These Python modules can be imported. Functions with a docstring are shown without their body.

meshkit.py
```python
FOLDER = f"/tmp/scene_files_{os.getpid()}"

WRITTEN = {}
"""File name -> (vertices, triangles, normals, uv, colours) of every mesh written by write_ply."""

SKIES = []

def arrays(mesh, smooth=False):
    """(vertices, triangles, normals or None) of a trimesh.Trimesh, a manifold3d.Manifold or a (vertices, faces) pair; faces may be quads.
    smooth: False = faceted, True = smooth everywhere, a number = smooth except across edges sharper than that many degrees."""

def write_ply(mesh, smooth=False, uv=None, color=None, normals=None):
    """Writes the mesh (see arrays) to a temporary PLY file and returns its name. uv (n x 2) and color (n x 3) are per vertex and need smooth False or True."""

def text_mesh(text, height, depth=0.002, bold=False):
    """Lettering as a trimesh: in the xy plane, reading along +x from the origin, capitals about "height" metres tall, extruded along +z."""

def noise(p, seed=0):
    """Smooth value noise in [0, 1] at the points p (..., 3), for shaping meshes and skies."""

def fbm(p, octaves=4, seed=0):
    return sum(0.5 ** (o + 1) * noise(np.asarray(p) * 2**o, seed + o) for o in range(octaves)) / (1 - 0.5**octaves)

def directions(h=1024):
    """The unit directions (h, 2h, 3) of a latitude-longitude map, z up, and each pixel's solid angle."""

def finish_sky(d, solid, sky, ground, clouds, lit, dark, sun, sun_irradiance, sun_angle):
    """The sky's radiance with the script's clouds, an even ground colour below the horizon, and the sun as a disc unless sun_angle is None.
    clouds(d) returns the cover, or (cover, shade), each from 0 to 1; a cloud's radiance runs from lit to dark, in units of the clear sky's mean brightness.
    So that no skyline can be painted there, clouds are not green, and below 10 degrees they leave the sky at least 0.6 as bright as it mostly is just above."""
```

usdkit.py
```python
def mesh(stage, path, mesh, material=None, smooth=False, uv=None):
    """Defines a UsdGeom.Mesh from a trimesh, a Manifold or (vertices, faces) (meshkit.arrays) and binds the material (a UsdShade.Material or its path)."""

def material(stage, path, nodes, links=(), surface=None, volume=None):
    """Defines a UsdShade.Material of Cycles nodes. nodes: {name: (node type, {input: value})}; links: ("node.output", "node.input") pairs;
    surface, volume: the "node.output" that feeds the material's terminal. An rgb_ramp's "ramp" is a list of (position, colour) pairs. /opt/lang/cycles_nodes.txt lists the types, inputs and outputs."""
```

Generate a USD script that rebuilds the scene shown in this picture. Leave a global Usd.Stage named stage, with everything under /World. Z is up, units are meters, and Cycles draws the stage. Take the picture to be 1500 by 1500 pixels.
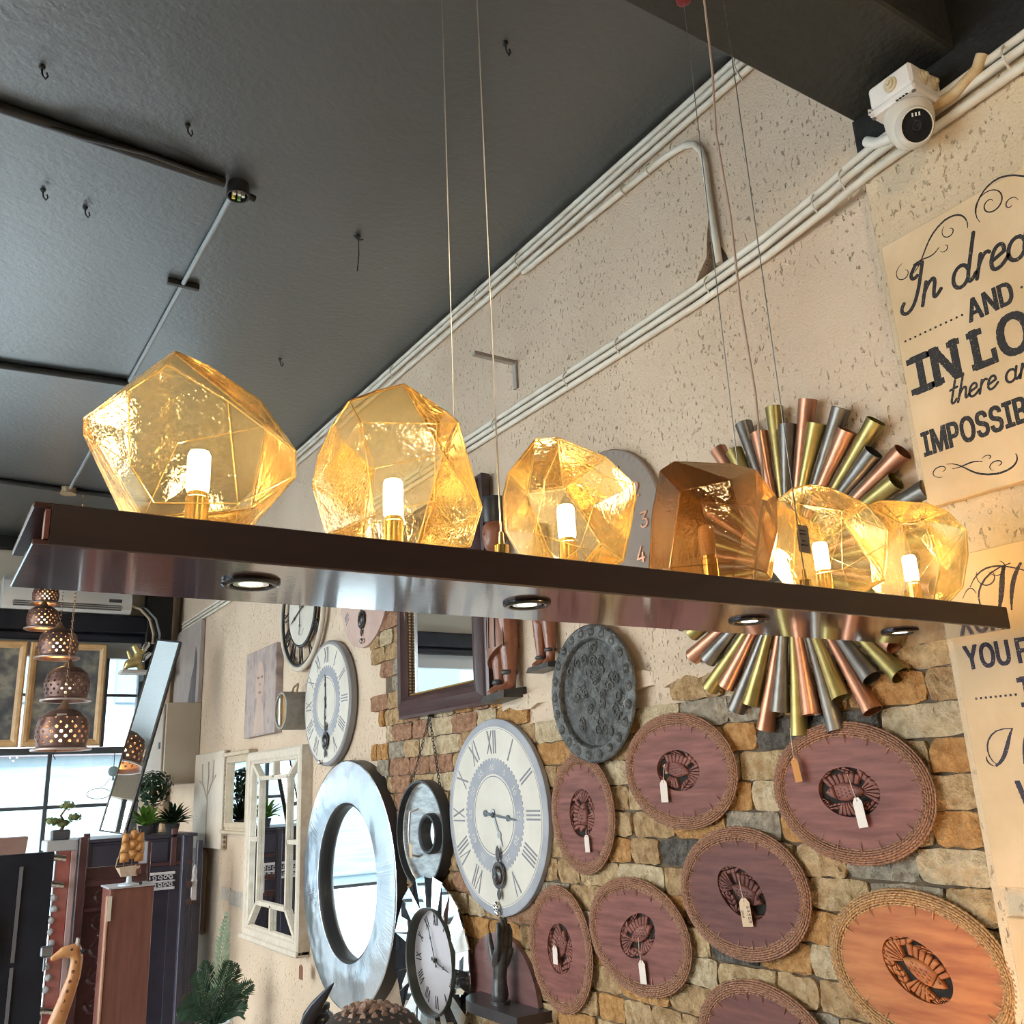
import math, random
import numpy as np, trimesh, manifold3d as m3
from shapely.geometry import Polygon, Point, LineString, MultiLineString, box as sbox
from shapely import affinity, union_all
from pxr import Usd, UsdGeom, UsdLux, UsdShade, Gf, Sdf
import usdkit, meshkit
PI = math.pi
rng = random.Random(7)

# ------------------------------------------------------------------ stage, camera, light
stage = Usd.Stage.CreateInMemory()
UsdGeom.SetStageUpAxis(stage, UsdGeom.Tokens.z); UsdGeom.SetStageMetersPerUnit(stage, 1.0)
UsdGeom.Xform.Define(stage, '/World'); UsdGeom.Scope.Define(stage, '/World/Looks')
YAW, PITCH, ROLL = math.radians(33.32), math.radians(16.39), math.radians(-2.70)
cam = UsdGeom.Camera.Define(stage, '/World/Camera')
fw = np.array([math.sin(YAW)*math.cos(PITCH), math.cos(YAW)*math.cos(PITCH), math.sin(PITCH)])
r0 = np.array([math.cos(YAW), -math.sin(YAW), 0.0]); u0 = np.cross(r0, fw)
rt = math.cos(ROLL)*r0 + math.sin(ROLL)*u0; up = -math.sin(ROLL)*r0 + math.cos(ROLL)*u0
cam.AddTransformOp().Set(Gf.Matrix4d(*rt, 0, *up, 0, *(-fw), 0, 0, 0, 1.6, 1))
cam.CreateHorizontalApertureAttr(36.0); cam.CreateVerticalApertureAttr(36.0)
cam.CreateFocalLengthAttr(36.0*1342.9/1500); cam.CreateClippingRangeAttr(Gf.Vec2f(0.02, 200))
cam.CreateExposureAttr(0.78)

sky = UsdLux.DomeLight.Define(stage, '/World/Sky')
sky.CreateIntensityAttr(1.0)
SKY = usdkit.material(stage, '/World/Looks/sky_mat', {
    'g': ('texture_coordinate', {}), 'n': ('noise_texture', {'scale': 2.5, 'detail': 5.0}),
    'r': ('rgb_ramp', {'ramp': [(0.35, (0.80, 0.91, 1.0)), (0.7, (1.0, 1.0, 1.0))]}),
    'b': ('background_shader', {'strength': 7.0})},
    [('g.generated', 'n.vector'), ('n.fac', 'r.fac'), ('r.color', 'b.color')], surface='b.background')
UsdShade.MaterialBindingAPI.Apply(sky.GetPrim()).Bind(SKY)

def rect_light(name, pos, to, w, h, strength, color):
    l = UsdLux.RectLight.Define(stage, '/World/' + name)
    p, q = np.array(pos, float), np.array(to, float)
    z = -(q-p)/np.linalg.norm(q-p); x = np.cross([0, 0, 1.0], z)
    x = np.array([1.0, 0, 0]) if np.linalg.norm(x) < 1e-3 else x/np.linalg.norm(x)
    y = np.cross(z, x)
    l.AddTransformOp().Set(Gf.Matrix4d(*x, 0, *y, 0, *z, 0, *p, 1))
    l.CreateWidthAttr(w); l.CreateHeightAttr(h); l.CreateIntensityAttr(strength); l.CreateColorAttr(Gf.Vec3f(*color))
    return l
# unseen panels added as fill (each sits in a fixture built further down)
FILL_PANELS = [(-2.4, 0.2), (-2.4, 3.4), (-2.4, 6.4)]
for i, (px_, py_) in enumerate(FILL_PANELS):
    rect_light('panel_fill_light_%d' % i, (px_, py_, 3.355), (px_, py_, 0), 1.1, 0.5, (13.0, 13.0, 26.0)[i], (1.0, 0.80, 0.58))

rect_light('spot_fill_light', (0.2, -0.8, 3.30), (1.86, 0.85, 2.15), 0.2, 0.2, 85.0, (1.0, 0.78, 0.50))  # spot fill added to brighten the posters and right wall

# ------------------------------------------------------------------ materials
MATS = {}
def M(name, c1, c2=None, rough=0.5, metal=0.0, scale=6.0, stretch=(1, 1, 1), bump=0.0, bscale=80.0, bdist=0.002,
      detail=4.0, spec=0.5, coat=0.0, aniso=0.0, ramp=None, lo=0.35, hi=0.65, bstretch=None):
    if name in MATS: return MATS[name]
    nodes = {'g': ('geometry', {}), 'p': ('principled_bsdf', {'roughness': rough, 'metallic': metal, 'specular_ior_level': spec,
             'coat_weight': coat, 'anisotropic': aniso, 'base_color': c1})}
    links = []
    if c2 is not None or ramp:
        nodes['mp'] = ('mapping', {'scale': stretch})
        nodes['n'] = ('noise_texture', {'scale': scale, 'detail': detail, 'roughness': 0.6})
        nodes['r'] = ('rgb_ramp', {'ramp': ramp or [(lo, c1), (hi, c2)]})
        links += [('g.position', 'mp.vector'), ('mp.vector', 'n.vector'), ('n.fac', 'r.fac'), ('r.color', 'p.base_color')]
    if bump:
        nodes['bm'] = ('mapping', {'scale': bstretch or (1, 1, 1)})
        nodes['bn'] = ('noise_texture', {'scale': bscale, 'detail': 5.0, 'roughness': 0.6})
        nodes['b'] = ('bump', {'strength': bump, 'distance': bdist})
        links += [('g.position', 'bm.vector'), ('bm.vector', 'bn.vector'), ('bn.fac', 'b.height'), ('b.normal', 'p.normal')]
    MATS[name] = usdkit.material(stage, '/World/Looks/' + name, nodes, links, surface='p.BSDF')
    return MATS[name]

def emit(name, color, strength):
    if name not in MATS:
        MATS[name] = usdkit.material(stage, '/World/Looks/' + name, {'e': ('emission', {'color': color, 'strength': strength})}, [], surface='e.emission')
    return MATS[name]

def plaster_mat(name, c1, c2, pits=0.55):
    nodes = {'g': ('geometry', {}),
        'n': ('noise_texture', {'scale': 1.7, 'detail': 4.0}), 'r': ('rgb_ramp', {'ramp': [(0.3, c1), (0.7, c2)]}),
        'mp': ('mapping', {'scale': (1.0, 1.5, 0.8)}), 'n1': ('noise_texture', {'scale': 62.0, 'detail': 3.0, 'distortion': 0.25}), 'r1': ('rgb_ramp', {'ramp': [(0.0, (0, 0, 0)), (0.28, (0.1, 0.1, 0.1)), (0.37, (1, 1, 1))]}),
        'n2': ('noise_texture', {'scale': 3.2, 'detail': 2.0}), 'r2': ('rgb_ramp', {'ramp': [(0.46, (1, 1, 1)), (0.62, (0, 0, 0))]}),
        'mx': ('mix', {'mix_type': 'mix', 'color1': (1, 1, 1)}),
        'n3': ('noise_texture', {'scale': 140.0, 'detail': 4.0}),
        'b1': ('bump', {'strength': pits, 'distance': 0.022}), 'b2': ('bump', {'strength': 0.6, 'distance': 0.005}),
        'p': ('principled_bsdf', {'roughness': 0.85, 'specular_ior_level': 0.25})}
    links = [('g.position', 'n.vector'), ('g.position', 'mp.vector'), ('mp.vector', 'n1.vector'), ('g.position', 'n2.vector'), ('g.position', 'n3.vector'),
        ('n.fac', 'r.fac'), ('r.color', 'p.base_color'), ('n1.fac', 'r1.fac'), ('n2.fac', 'r2.fac'),
        ('r2.color', 'mx.fac'), ('r1.color', 'mx.color2'), ('mx.color', 'b1.height'), ('n3.fac', 'b2.height'), ('b1.normal', 'b2.normal'), ('b2.normal', 'p.normal')]
    MATS[name] = usdkit.material(stage, '/World/Looks/' + name, nodes, links, surface='p.BSDF')
    return MATS[name]

PLASTER = plaster_mat('plaster', (0.55, 0.42, 0.31), (0.64, 0.51, 0.39), 0.8)
PLASTER_P = plaster_mat('pillar_plaster', (0.54, 0.41, 0.27), (0.64, 0.51, 0.36), 0.7)
def ceiling_mat(name, c1, c2, rough):
    nodes = {'g': ('geometry', {}), 'n': ('noise_texture', {'scale': 0.9, 'detail': 5.0}), 'r': ('rgb_ramp', {'ramp': [(0.3, c1), (0.7, c2)]}),
        'n1': ('noise_texture', {'scale': 45.0, 'detail': 4.0}), 'b': ('bump', {'strength': 0.35, 'distance': 0.012}),
        'p': ('principled_bsdf', {'roughness': rough, 'coat_weight': 1.0 if rough < 0.4 else 0.0, 'coat_roughness': 0.34, 'coat_ior': 1.6, 'specular_ior_level': 0.9 if rough < 0.4 else 0.5})}
    MATS[name] = usdkit.material(stage, '/World/Looks/' + name, nodes, [('g.position', 'n.vector'), ('g.position', 'n1.vector'), ('n.fac', 'r.fac'),
        ('r.color', 'p.base_color'), ('n1.fac', 'b.height'), ('b.normal', 'p.normal')], surface='p.BSDF')
    return MATS[name]
CEIL = ceiling_mat('ceiling_paint', (0.028, 0.033, 0.036), (0.046, 0.052, 0.056), 0.36)
BEAMP = ceiling_mat('beam_paint', (0.028, 0.028, 0.025), (0.042, 0.042, 0.037), 0.6)
BLACKP_SHADE = ceiling_mat('black_paint_and_shade', (0.005, 0.005, 0.005), (0.008, 0.008, 0.008), 0.8)  # black paint of pillar and trims; on the near ceiling it stands for shade
CONDUIT = M('conduit_paint', (0.62, 0.55, 0.46), (0.72, 0.68, 0.60), rough=0.55, scale=9, bump=0.25, bscale=60)
CLIP = M('clip_paint', (0.60, 0.53, 0.44), rough=0.6)
BLACKPIPE = M('black_pipe', (0.02, 0.02, 0.022), rough=0.45)
GREYPIPE = M('grey_pipe', (0.30, 0.33, 0.35), rough=0.4)
BLACKMETAL = M('black_metal', (0.018, 0.018, 0.02), rough=0.4)
BLACKWOOD = M('black_wood', (0.008, 0.009, 0.015), (0.015, 0.017, 0.026), rough=0.6, scale=5, spec=0.25)
WHITEPL = M('white_plastic', (0.78, 0.74, 0.72), rough=0.4)
BRICKS = {}
for nm, a, b in [('tan', (0.30, 0.175, 0.085), (0.55, 0.38, 0.21)), ('orange', (0.36, 0.165, 0.055), (0.58, 0.33, 0.14)), ('cream', (0.44, 0.32, 0.19), (0.66, 0.54, 0.37)),
                 ('grey', (0.23, 0.185, 0.14), (0.47, 0.40, 0.31)), ('dark', (0.06, 0.055, 0.05), (0.17, 0.15, 0.13)), ('rust', (0.26, 0.125, 0.075), (0.46, 0.27, 0.17)), ('sand', (0.38, 0.24, 0.12), (0.60, 0.44, 0.26))]:
    BRICKS[nm] = M('brick_' + nm, a, b, rough=0.95, scale=34, detail=9, bump=1.0, bscale=34, bdist=0.045, spec=0.15, lo=0.34, hi=0.66)
MORTAR = M('mortar', (0.15, 0.105, 0.065), (0.10, 0.07, 0.045), rough=0.95, scale=30, bump=0.6, bscale=90, bdist=0.004)
MAHOG = M('mahogany', (0.060, 0.017, 0.014), (0.036, 0.011, 0.010), rough=0.30, scale=8, stretch=(1, 10, 10), coat=0.15)
MAHOGDARK = M('mahogany_dark', (0.024, 0.0075, 0.009), (0.016, 0.005, 0.007), rough=0.45, scale=8, stretch=(1, 10, 10))
def gloss_plate():
    nodes = {'g': ('geometry', {}), 'mp': ('mapping', {'scale': (1.5, 60, 60)}), 'n': ('noise_texture', {'scale': 6.0, 'detail': 4.0}),
        'r': ('rgb_ramp', {'ramp': [(0.3, (0.05, 0.018, 0.018)), (0.7, (0.085, 0.032, 0.027))]}),
        'b': ('bump', {'strength': 0.05, 'distance': 0.001}),
        'p': ('principled_bsdf', {'roughness': 0.20, 'specular_ior_level': 0.9, 'coat_weight': 1.0, 'coat_roughness': 0.05, 'coat_ior': 1.55})}
    return usdkit.material(stage, '/World/Looks/gloss_plate', nodes, [('g.position', 'mp.vector'), ('mp.vector', 'n.vector'), ('n.fac', 'r.fac'), ('r.color', 'p.base_color'),
        ('n.fac', 'b.height'), ('b.normal', 'p.normal'), ('b.normal', 'p.coat_normal')], surface='p.BSDF')
GLOSS = gloss_plate()
BRASS = M('brass', (0.90, 0.62, 0.22), rough=0.2, metal=1.0)
STEEL = M('steel_wire', (0.35, 0.33, 0.31), rough=0.35, metal=1.0)
CORDM = M('clear_cord', (0.42, 0.33, 0.30), rough=0.25)
CHROME = M('chrome', (0.85, 0.85, 0.85), rough=0.08, metal=1.0)
SPOTRING = M('spot_ring', (0.03, 0.028, 0.03), rough=0.15, metal=0.6)
MIRROR = M('mirror_glass', (0.88, 0.92, 0.93), rough=0.01, metal=1.0)
SILVER = M('hammered_silver', (0.62, 0.64, 0.67), rough=0.22, metal=1.0, bump=0.12, bscale=30, bdist=0.006)
RATTAN = M('rattan', (0.13, 0.050, 0.026), (0.33, 0.155, 0.082), rough=0.42, scale=170, detail=1, lo=0.30, hi=0.70)
RATTAN2 = M('rattan_golden', (0.22, 0.10, 0.035), (0.50, 0.29, 0.12), rough=0.42, scale=170, detail=1, lo=0.30, hi=0.70)
WOODP = M('mat_wood', (0.135, 0.048, 0.040), (0.235, 0.092, 0.074), rough=0.52, scale=6, stretch=(6, 1.0, 9), bump=0.1, bscale=30, bstretch=(6, 1, 10), spec=0.25)
WOODD = M('mat_wood_dark', (0.095, 0.034, 0.030), (0.165, 0.062, 0.050), rough=0.52, scale=6, stretch=(6, 1.0, 9), bump=0.1, bscale=30, bstretch=(6, 1, 10), spec=0.25)
WOODO = M('mat_wood_orange', (0.28, 0.085, 0.028), (0.44, 0.165, 0.058), rough=0.5, scale=5, stretch=(6, 1.0, 8), bump=0.1, bscale=30, bstretch=(6, 1, 10), spec=0.25)
TAGM = M('kraft_tag', (0.55, 0.38, 0.24), (0.62, 0.45, 0.31), rough=0.8, scale=20)
TAGP = M('pale_tag', (0.66, 0.56, 0.50), rough=0.8)
TAGO = M('orange_tag', (0.50, 0.22, 0.06), rough=0.8)
STRING = M('string', (0.65, 0.52, 0.38), rough=0.9)
INK = M('ink', (0.02, 0.018, 0.025), rough=0.7)
PAPER = M('poster_kraft', (0.56, 0.40, 0.235), (0.67, 0.50, 0.32), rough=0.75, scale=5, detail=6, bump=0.1, bscale=300, bdist=0.0006)
def worn_ink(name, col):
    nodes = {'g': ('geometry', {}), 'n': ('noise_texture', {'scale': 260.0, 'detail': 3.0, 'roughness': 0.7}),
             'r': ('rgb_ramp', {'ramp': [(0.0, col), (0.63, col), (0.68, (0.42, 0.30, 0.19))]}), 'p': ('principled_bsdf', {'roughness': 0.75})}
    return usdkit.material(stage, '/World/Looks/' + name, nodes, [('g.position', 'n.vector'), ('n.fac', 'r.fac'), ('r.color', 'p.base_color')], surface='p.BSDF')
PRINT = worn_ink('worn_print', (0.018, 0.016, 0.018)); PRINT2 = worn_ink('worn_print_blue', (0.03, 0.024, 0.045))
COPPER = M('copper_tube', (0.40, 0.18, 0.11), (0.50, 0.25, 0.16), rough=0.33, metal=0.85, scale=14)
BRASST = M('aged_brass_tube', (0.27, 0.215, 0.075), (0.37, 0.30, 0.12), rough=0.33, metal=0.85, scale=14)
GUNM = M('gunmetal_tube', (0.13, 0.12, 0.11), (0.20, 0.185, 0.17), rough=0.33, metal=0.85, scale=14)
GREEN = M('leaf_green', (0.010, 0.038, 0.020), (0.028, 0.085, 0.040), rough=0.45, scale=9)
GREENB = M('leaf_bright', (0.16, 0.36, 0.06), (0.30, 0.52, 0.12), rough=0.5, scale=9)
GREENP = M('leaf_pale', (0.22, 0.33, 0.22), (0.36, 0.46, 0.34), rough=0.4, scale=9)

def glass_amber(name, low, high, glow, body=0.06, refl=0.05):
    nodes = {'tc': ('texture_coordinate', {}), 's': ('separate_xyz', {}), 'mr': ('map_range', {'from_min': 0.02, 'from_max': 0.24, 'to_min': 0.0, 'to_max': 1.0, 'clamp': True}),
        'c': ('mix', {'color1': low, 'color2': high}), 'g': ('geometry', {}),
        'n': ('noise_texture', {'scale': 26.0, 'detail': 3.0, 'distortion': 1.2}), 'b': ('bump', {'strength': 0.26, 'distance': 0.008}),
        'n2': ('noise_texture', {'scale': 210.0, 'detail': 2.0}), 'b2': ('bump', {'strength': 0.2, 'distance': 0.003}),
        't': ('transparent_bsdf', {}), 'd': ('translucent_bsdf', {'color': glow}), 'f': ('fresnel', {'IOR': 1.6}),
        'm': ('math', {'math_type': 'multiply_add', 'value2': 0.95, 'value3': refl, 'use_clamp': True}),
        'gl': ('glossy_bsdf', {'color': (1.0, 0.86, 0.58), 'roughness': 0.09}), 'x1': ('mix_closure', {'fac': body}), 'x2': ('mix_closure', {})}
    links = [('tc.object', 's.vector'), ('s.z', 'mr.value'), ('mr.result', 'c.fac'), ('c.color', 't.color'), ('g.position', 'n.vector'), ('g.position', 'n2.vector'),
        ('n.fac', 'b.height'), ('n2.fac', 'b2.height'), ('b.normal', 'b2.normal'), ('b2.normal', 'gl.normal'), ('f.fac', 'm.value1'), ('m.value', 'x2.fac'),
        ('t.BSDF', 'x1.closure1'), ('d.BSDF', 'x1.closure2'), ('x1.closure', 'x2.closure1'), ('gl.BSDF', 'x2.closure2')]
    return usdkit.material(stage, '/World/Looks/' + name, nodes, links, surface='x2.closure')
AMBER = glass_amber('amber_glass', (0.98, 0.95, 0.84), (0.97, 0.87, 0.62), (0.97, 0.76, 0.42))
AMBERR = glass_amber('amber_ridge', (0.98, 0.90, 0.66), (0.98, 0.82, 0.5), (1.0, 0.82, 0.48), 0.42, 0.22)
COGNAC = glass_amber('cognac_glass', (0.95, 0.84, 0.68), (0.90, 0.66, 0.42), (0.95, 0.55, 0.28), 0.17, 0.10)
PANE = usdkit.material(stage, '/World/Looks/window_pane', {'t': ('transparent_bsdf', {'color': (0.93, 0.97, 0.97)}), 'g': ('glossy_bsdf', {'color': (1, 1, 1), 'roughness': 0.02}),
    'f': ('fresnel', {'IOR': 1.45}), 'x': ('mix_closure', {})}, [('f.fac', 'x.fac'), ('t.BSDF', 'x.closure1'), ('g.BSDF', 'x.closure2')], surface='x.closure')
BULB = emit('bulb_lit', (1.0, 0.80, 0.48), 48.0)
SPOTE = emit('spot_lit', (1.0, 0.68, 0.28), 90.0)
DOMEE = emit('pendant_lit', (1.0, 0.62, 0.22), 40.0)

# ------------------------------------------------------------------ prim helpers
USED = {}
def numbered(parent, name):
    k = (parent, name); n = USED.get(k, 0); USED[k] = n + 1
    return f'{parent}/{name}' if n == 0 else f'{parent}/{name}_{n:03d}'
def meta(prim, label=None, cat=None, group=None, kind=None):
    for k, v in (('label', label), ('category', cat), ('group', group), ('kind', kind)):
        if v: prim.SetCustomDataByKey(k, v)
    return prim
WALL = ((0, -1, 0), (0, 0, 1), (-1, 0, 0))      # local (right, up, out) for things on the right-hand wall
FAR = ((1, 0, 0), (0, 0, 1), (0, -1, 0))        # the same for the far wall
WORLD = ((1, 0, 0), (0, 1, 0), (0, 0, 1))
def thing(name, label, cat, loc=(0, 0, 0), axes=WORLD, group=None):
    x = UsdGeom.Xform.Define(stage, numbered('/World', name))
    a, b, c = axes
    x.AddTransformOp().Set(Gf.Matrix4d(*map(float, a), 0, *map(float, b), 0, *map(float, c), 0, *map(float, loc), 1))
    return meta(x.GetPrim(), label, cat, group)
def part(parent, name, mesh, mat, smooth=30, label=None, kind=None):
    path = numbered(str(parent.GetPath()), name)
    p = usdkit.mesh(stage, path, mesh, mat, smooth=smooth).GetPrim()
    return meta(p, label=label, kind=kind)
def struct(name, mesh, mat, smooth=False):
    p = usdkit.mesh(stage, numbered('/World', name), mesh, mat, smooth=smooth).GetPrim()
    return meta(p, kind='structure')
def turn(deg):
    a = math.radians(deg); c, s = math.cos(a), math.sin(a)
    return c, s

# ------------------------------------------------------------------ mesh helpers
def tm(m):
    if isinstance(m, m3.Manifold):
        k = m.to_mesh(); return trimesh.Trimesh(k.vert_properties[:, :3], k.tri_verts, process=False)
    return m
def cat(*ms): return trimesh.util.concatenate([tm(m) for m in ms])
def move(m, v):
    m = tm(m).copy(); m.apply_translation(v); return m
def man(m):
    m = tm(m); return m3.Manifold(m3.Mesh(np.asarray(m.vertices, np.float32), np.asarray(m.faces, np.uint32)))
def bx(lo, hi, ch=0.0):
    lo, hi = np.array(lo, float), np.array(hi, float)
    lo, hi = np.minimum(lo, hi), np.maximum(lo, hi)
    ch = min(ch, 0.45*float((hi-lo).min()))
    if ch <= 0: return trimesh.creation.box(bounds=[lo, hi])
    pts = []
    for i in range(8):
        s = np.array([(i >> k) & 1 for k in range(3)]); c = np.where(s, hi, lo); d = np.where(s, -1, 1)*ch
        for k in range(3):
            o = d.copy(); o[k] = 0; pts.append(c + o)
    return tm(m3.Manifold.hull_points(np.array(pts)))
def hullp(pts): return tm(m3.Manifold.hull_points(np.array(pts, float)))
def tube(pts, r, sides=8, closed=False):
    p = np.asarray(pts, float); n = len(p)
    if closed: t = np.roll(p, -1, 0) - np.roll(p, 1, 0)
    else: t = np.gradient(p, axis=0)
    t /= np.linalg.norm(t, axis=1, keepdims=True) + 1e-12
    ref = np.array([0.0, 0, 1]) if abs(t[:, 2]).mean() < 0.8 else np.array([1.0, 0.2, 0])
    a = np.cross(t, ref); a /= np.linalg.norm(a, axis=1, keepdims=True) + 1e-12
    b = np.cross(t, a); ang = np.arange(sides)*2*PI/sides
    rr = np.broadcast_to(r, (n,))[:, None, None]
    v = p[:, None] + rr*(np.cos(ang)[None, :, None]*a[:, None] + np.sin(ang)[None, :, None]*b[:, None])
    f = []
    for i in range(n if closed else n-1):
        i2 = (i+1) % n
        for j in range(sides):
            j2 = (j+1) % sides
            A, B, C, D = i*sides+j, i*sides+j2, i2*sides+j2, i2*sides+j
            f += [(A, C, B), (A, D, C)]
    v = v.reshape(-1, 3)
    if not closed:
        v = np.vstack([v, p[0], p[-1]])
        for j in range(sides):
            j2 = (j+1) % sides
            f += [(n*sides, j, j2), (n*sides+1, (n-1)*sides+j2, (n-1)*sides+j)]
    m = trimesh.Trimesh(v, f, process=False)
    if m.volume < 0: m.invert()
    return m
def lathe(prof, seg=32, ax='z'):
    """prof: (radius, height) pairs turned about the local z axis (out of the wall)."""
    pr = np.array(prof, float); n = len(pr); v = []; f = []
    for r, z in pr:
        for k in range(seg):
            a = 2*PI*k/seg; v.append((r*math.cos(a), r*math.sin(a), z))
    for i in range(n-1):
        for k in range(seg):
            k2 = (k+1) % seg
            A, B, C, D = i*seg+k, i*seg+k2, (i+1)*seg+k2, (i+1)*seg+k
            f += [(A, B, C), (A, C, D)]
    m = trimesh.Trimesh(v, f, process=True); m.update_faces(m.nondegenerate_faces()); m.remove_unreferenced_vertices()
    return m
def ext(poly, d, z=0.0):
    if poly.is_empty: return None
    gs = [g for g in getattr(poly, 'geoms', [poly]) if g.geom_type == 'Polygon' and g.area > 1e-9]
    m = trimesh.util.concatenate([trimesh.creation.extrude_polygon(g, d, engine='earcut') for g in gs])
    m.apply_translation((0, 0, z)); return m
def ellipse(rx, ry, n=64, c=(0, 0)):
    return Polygon([(c[0]+rx*math.cos(2*PI*k/n), c[1]+ry*math.sin(2*PI*k/n)) for k in range(n)])
def puff(poly, h, z=0.0, top=0.62, div=3):
    """a carved, softly domed relief from an outline: upright sides, then rings shrinking towards its middle"""
    q = poly.simplify(0.0004); c = q.centroid; pts = np.array(q.exterior.coords)[:-1]
    if q.exterior.is_ccw is False: pts = pts[::-1]
    n = len(pts); v = []; f = []
    rings = [(1.0, 0.0), (1.0, 0.45)] + [(1-(1-top)*(k/div)**1.5, 0.45+0.55*math.sin(PI/2*k/div)) for k in range(1, div+1)]
    cc = np.array((c.x, c.y))
    for sc, hh in rings: v += [(*(cc+(p-cc)*sc), z+h*hh) for p in pts]
    v.append((c.x, c.y, z+h*1.03))
    for r in range(len(rings)-1):
        for k in range(n):
            a, b = r*n+k, r*n+(k+1) % n; f += [(a, b, b+n), (a, b+n, a+n)]
    L = (len(rings)-1)*n
    for k in range(n): f.append((L+k, L+(k+1) % n, len(v)-1))
    return trimesh.Trimesh(v, f, process=False)
def strokes(lines, w):
    return union_all([LineString(l).buffer(w/2, quad_segs=4) for l in lines])
def bez(p0, p1, p2, p3, n=10):
    t = np.linspace(0, 1, n)[:, None]; p0, p1, p2, p3 = map(np.array, (p0, p1, p2, p3))
    return ((1-t)**3*p0 + 3*(1-t)**2*t*p1 + 3*(1-t)*t*t*p2 + t**3*p3).tolist()
def arc(c, r, a0, a1, n=14, ry=None):
    ry = ry or r
    return [(c[0]+r*math.cos(math.radians(a)), c[1]+ry*math.sin(math.radians(a))) for a in np.linspace(a0, a1, n)]
def spheres_hull(a, ra, b, rb):
    s1 = m3.Manifold.sphere(ra, 14).translate(list(map(float, a))); s2 = m3.Manifold.sphere(rb, 14).translate(list(map(float, b)))
    return m3.Manifold.batch_hull([s1, s2])
def figure(bones, refine=0.012, it=6):
    tot = None
    for a, ra, b, rb in bones:
        h = spheres_hull(a, ra, b, rb); tot = h if tot is None else tot + h
    m = tm(tot.refine_to_length(refine)); m.merge_vertices()
    trimesh.smoothing.filter_taubin(m, iterations=it); return m

# ------------------------------------------------------------------ the room
WX, FY, CZ = 1.9, 8.3, 3.7
hole = Polygon([(1.83, 2.99), (1.80, 3.05), (1.765, 3.09), (1.735, 3.12), (1.72, 3.20), (1.70, 3.27), (1.685, 3.20), (1.675, 3.13), (1.655, 3.085), (1.64, 3.02), (1.66, 2.98), (1.75, 2.97)])
wl = man(bx((WX, -4, 0), (WX+0.16, FY+0.16, CZ+0.05)))
hm = ext(hole, 0.09); hv = np.array(hm.vertices); hm = trimesh.Trimesh(np.c_[WX-0.02+hv[:, 2], hv[:, 0], hv[:, 1]], hm.faces)
if hm.volume < 0: hm.invert()
wall = struct('wall_right', wl - man(hm), PLASTER)
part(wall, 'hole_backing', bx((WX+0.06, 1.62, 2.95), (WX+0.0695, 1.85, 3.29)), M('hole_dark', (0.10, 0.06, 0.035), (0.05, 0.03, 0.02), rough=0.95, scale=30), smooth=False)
struct('floor', bx((-4.6, -4, -0.1), (WX+0.16, FY+0.16, 0)), M('floor_tile', (0.46, 0.42, 0.37), (0.54, 0.50, 0.45), rough=0.14, scale=3))
struct('ceiling', bx((-4.6, 1.153, CZ), (WX+0.16, FY+0.16, CZ+0.12)), CEIL)
struct('ceiling_near', bx((-4.6, -4, CZ), (WX+0.16, 0.871, CZ+0.12)), BLACKP_SHADE)  # unlit near bay: its shade is put into the black colour
struct('beam', bx((-4.6, 0.871, 3.181), (WX+0.05, 1.153, CZ+0.12), 0.006), BEAMP)
pil = struct('pillar', bx((1.86, 0.15, 0), (WX, 1.153, 3.06), 0.004), PLASTER_P)
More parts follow.
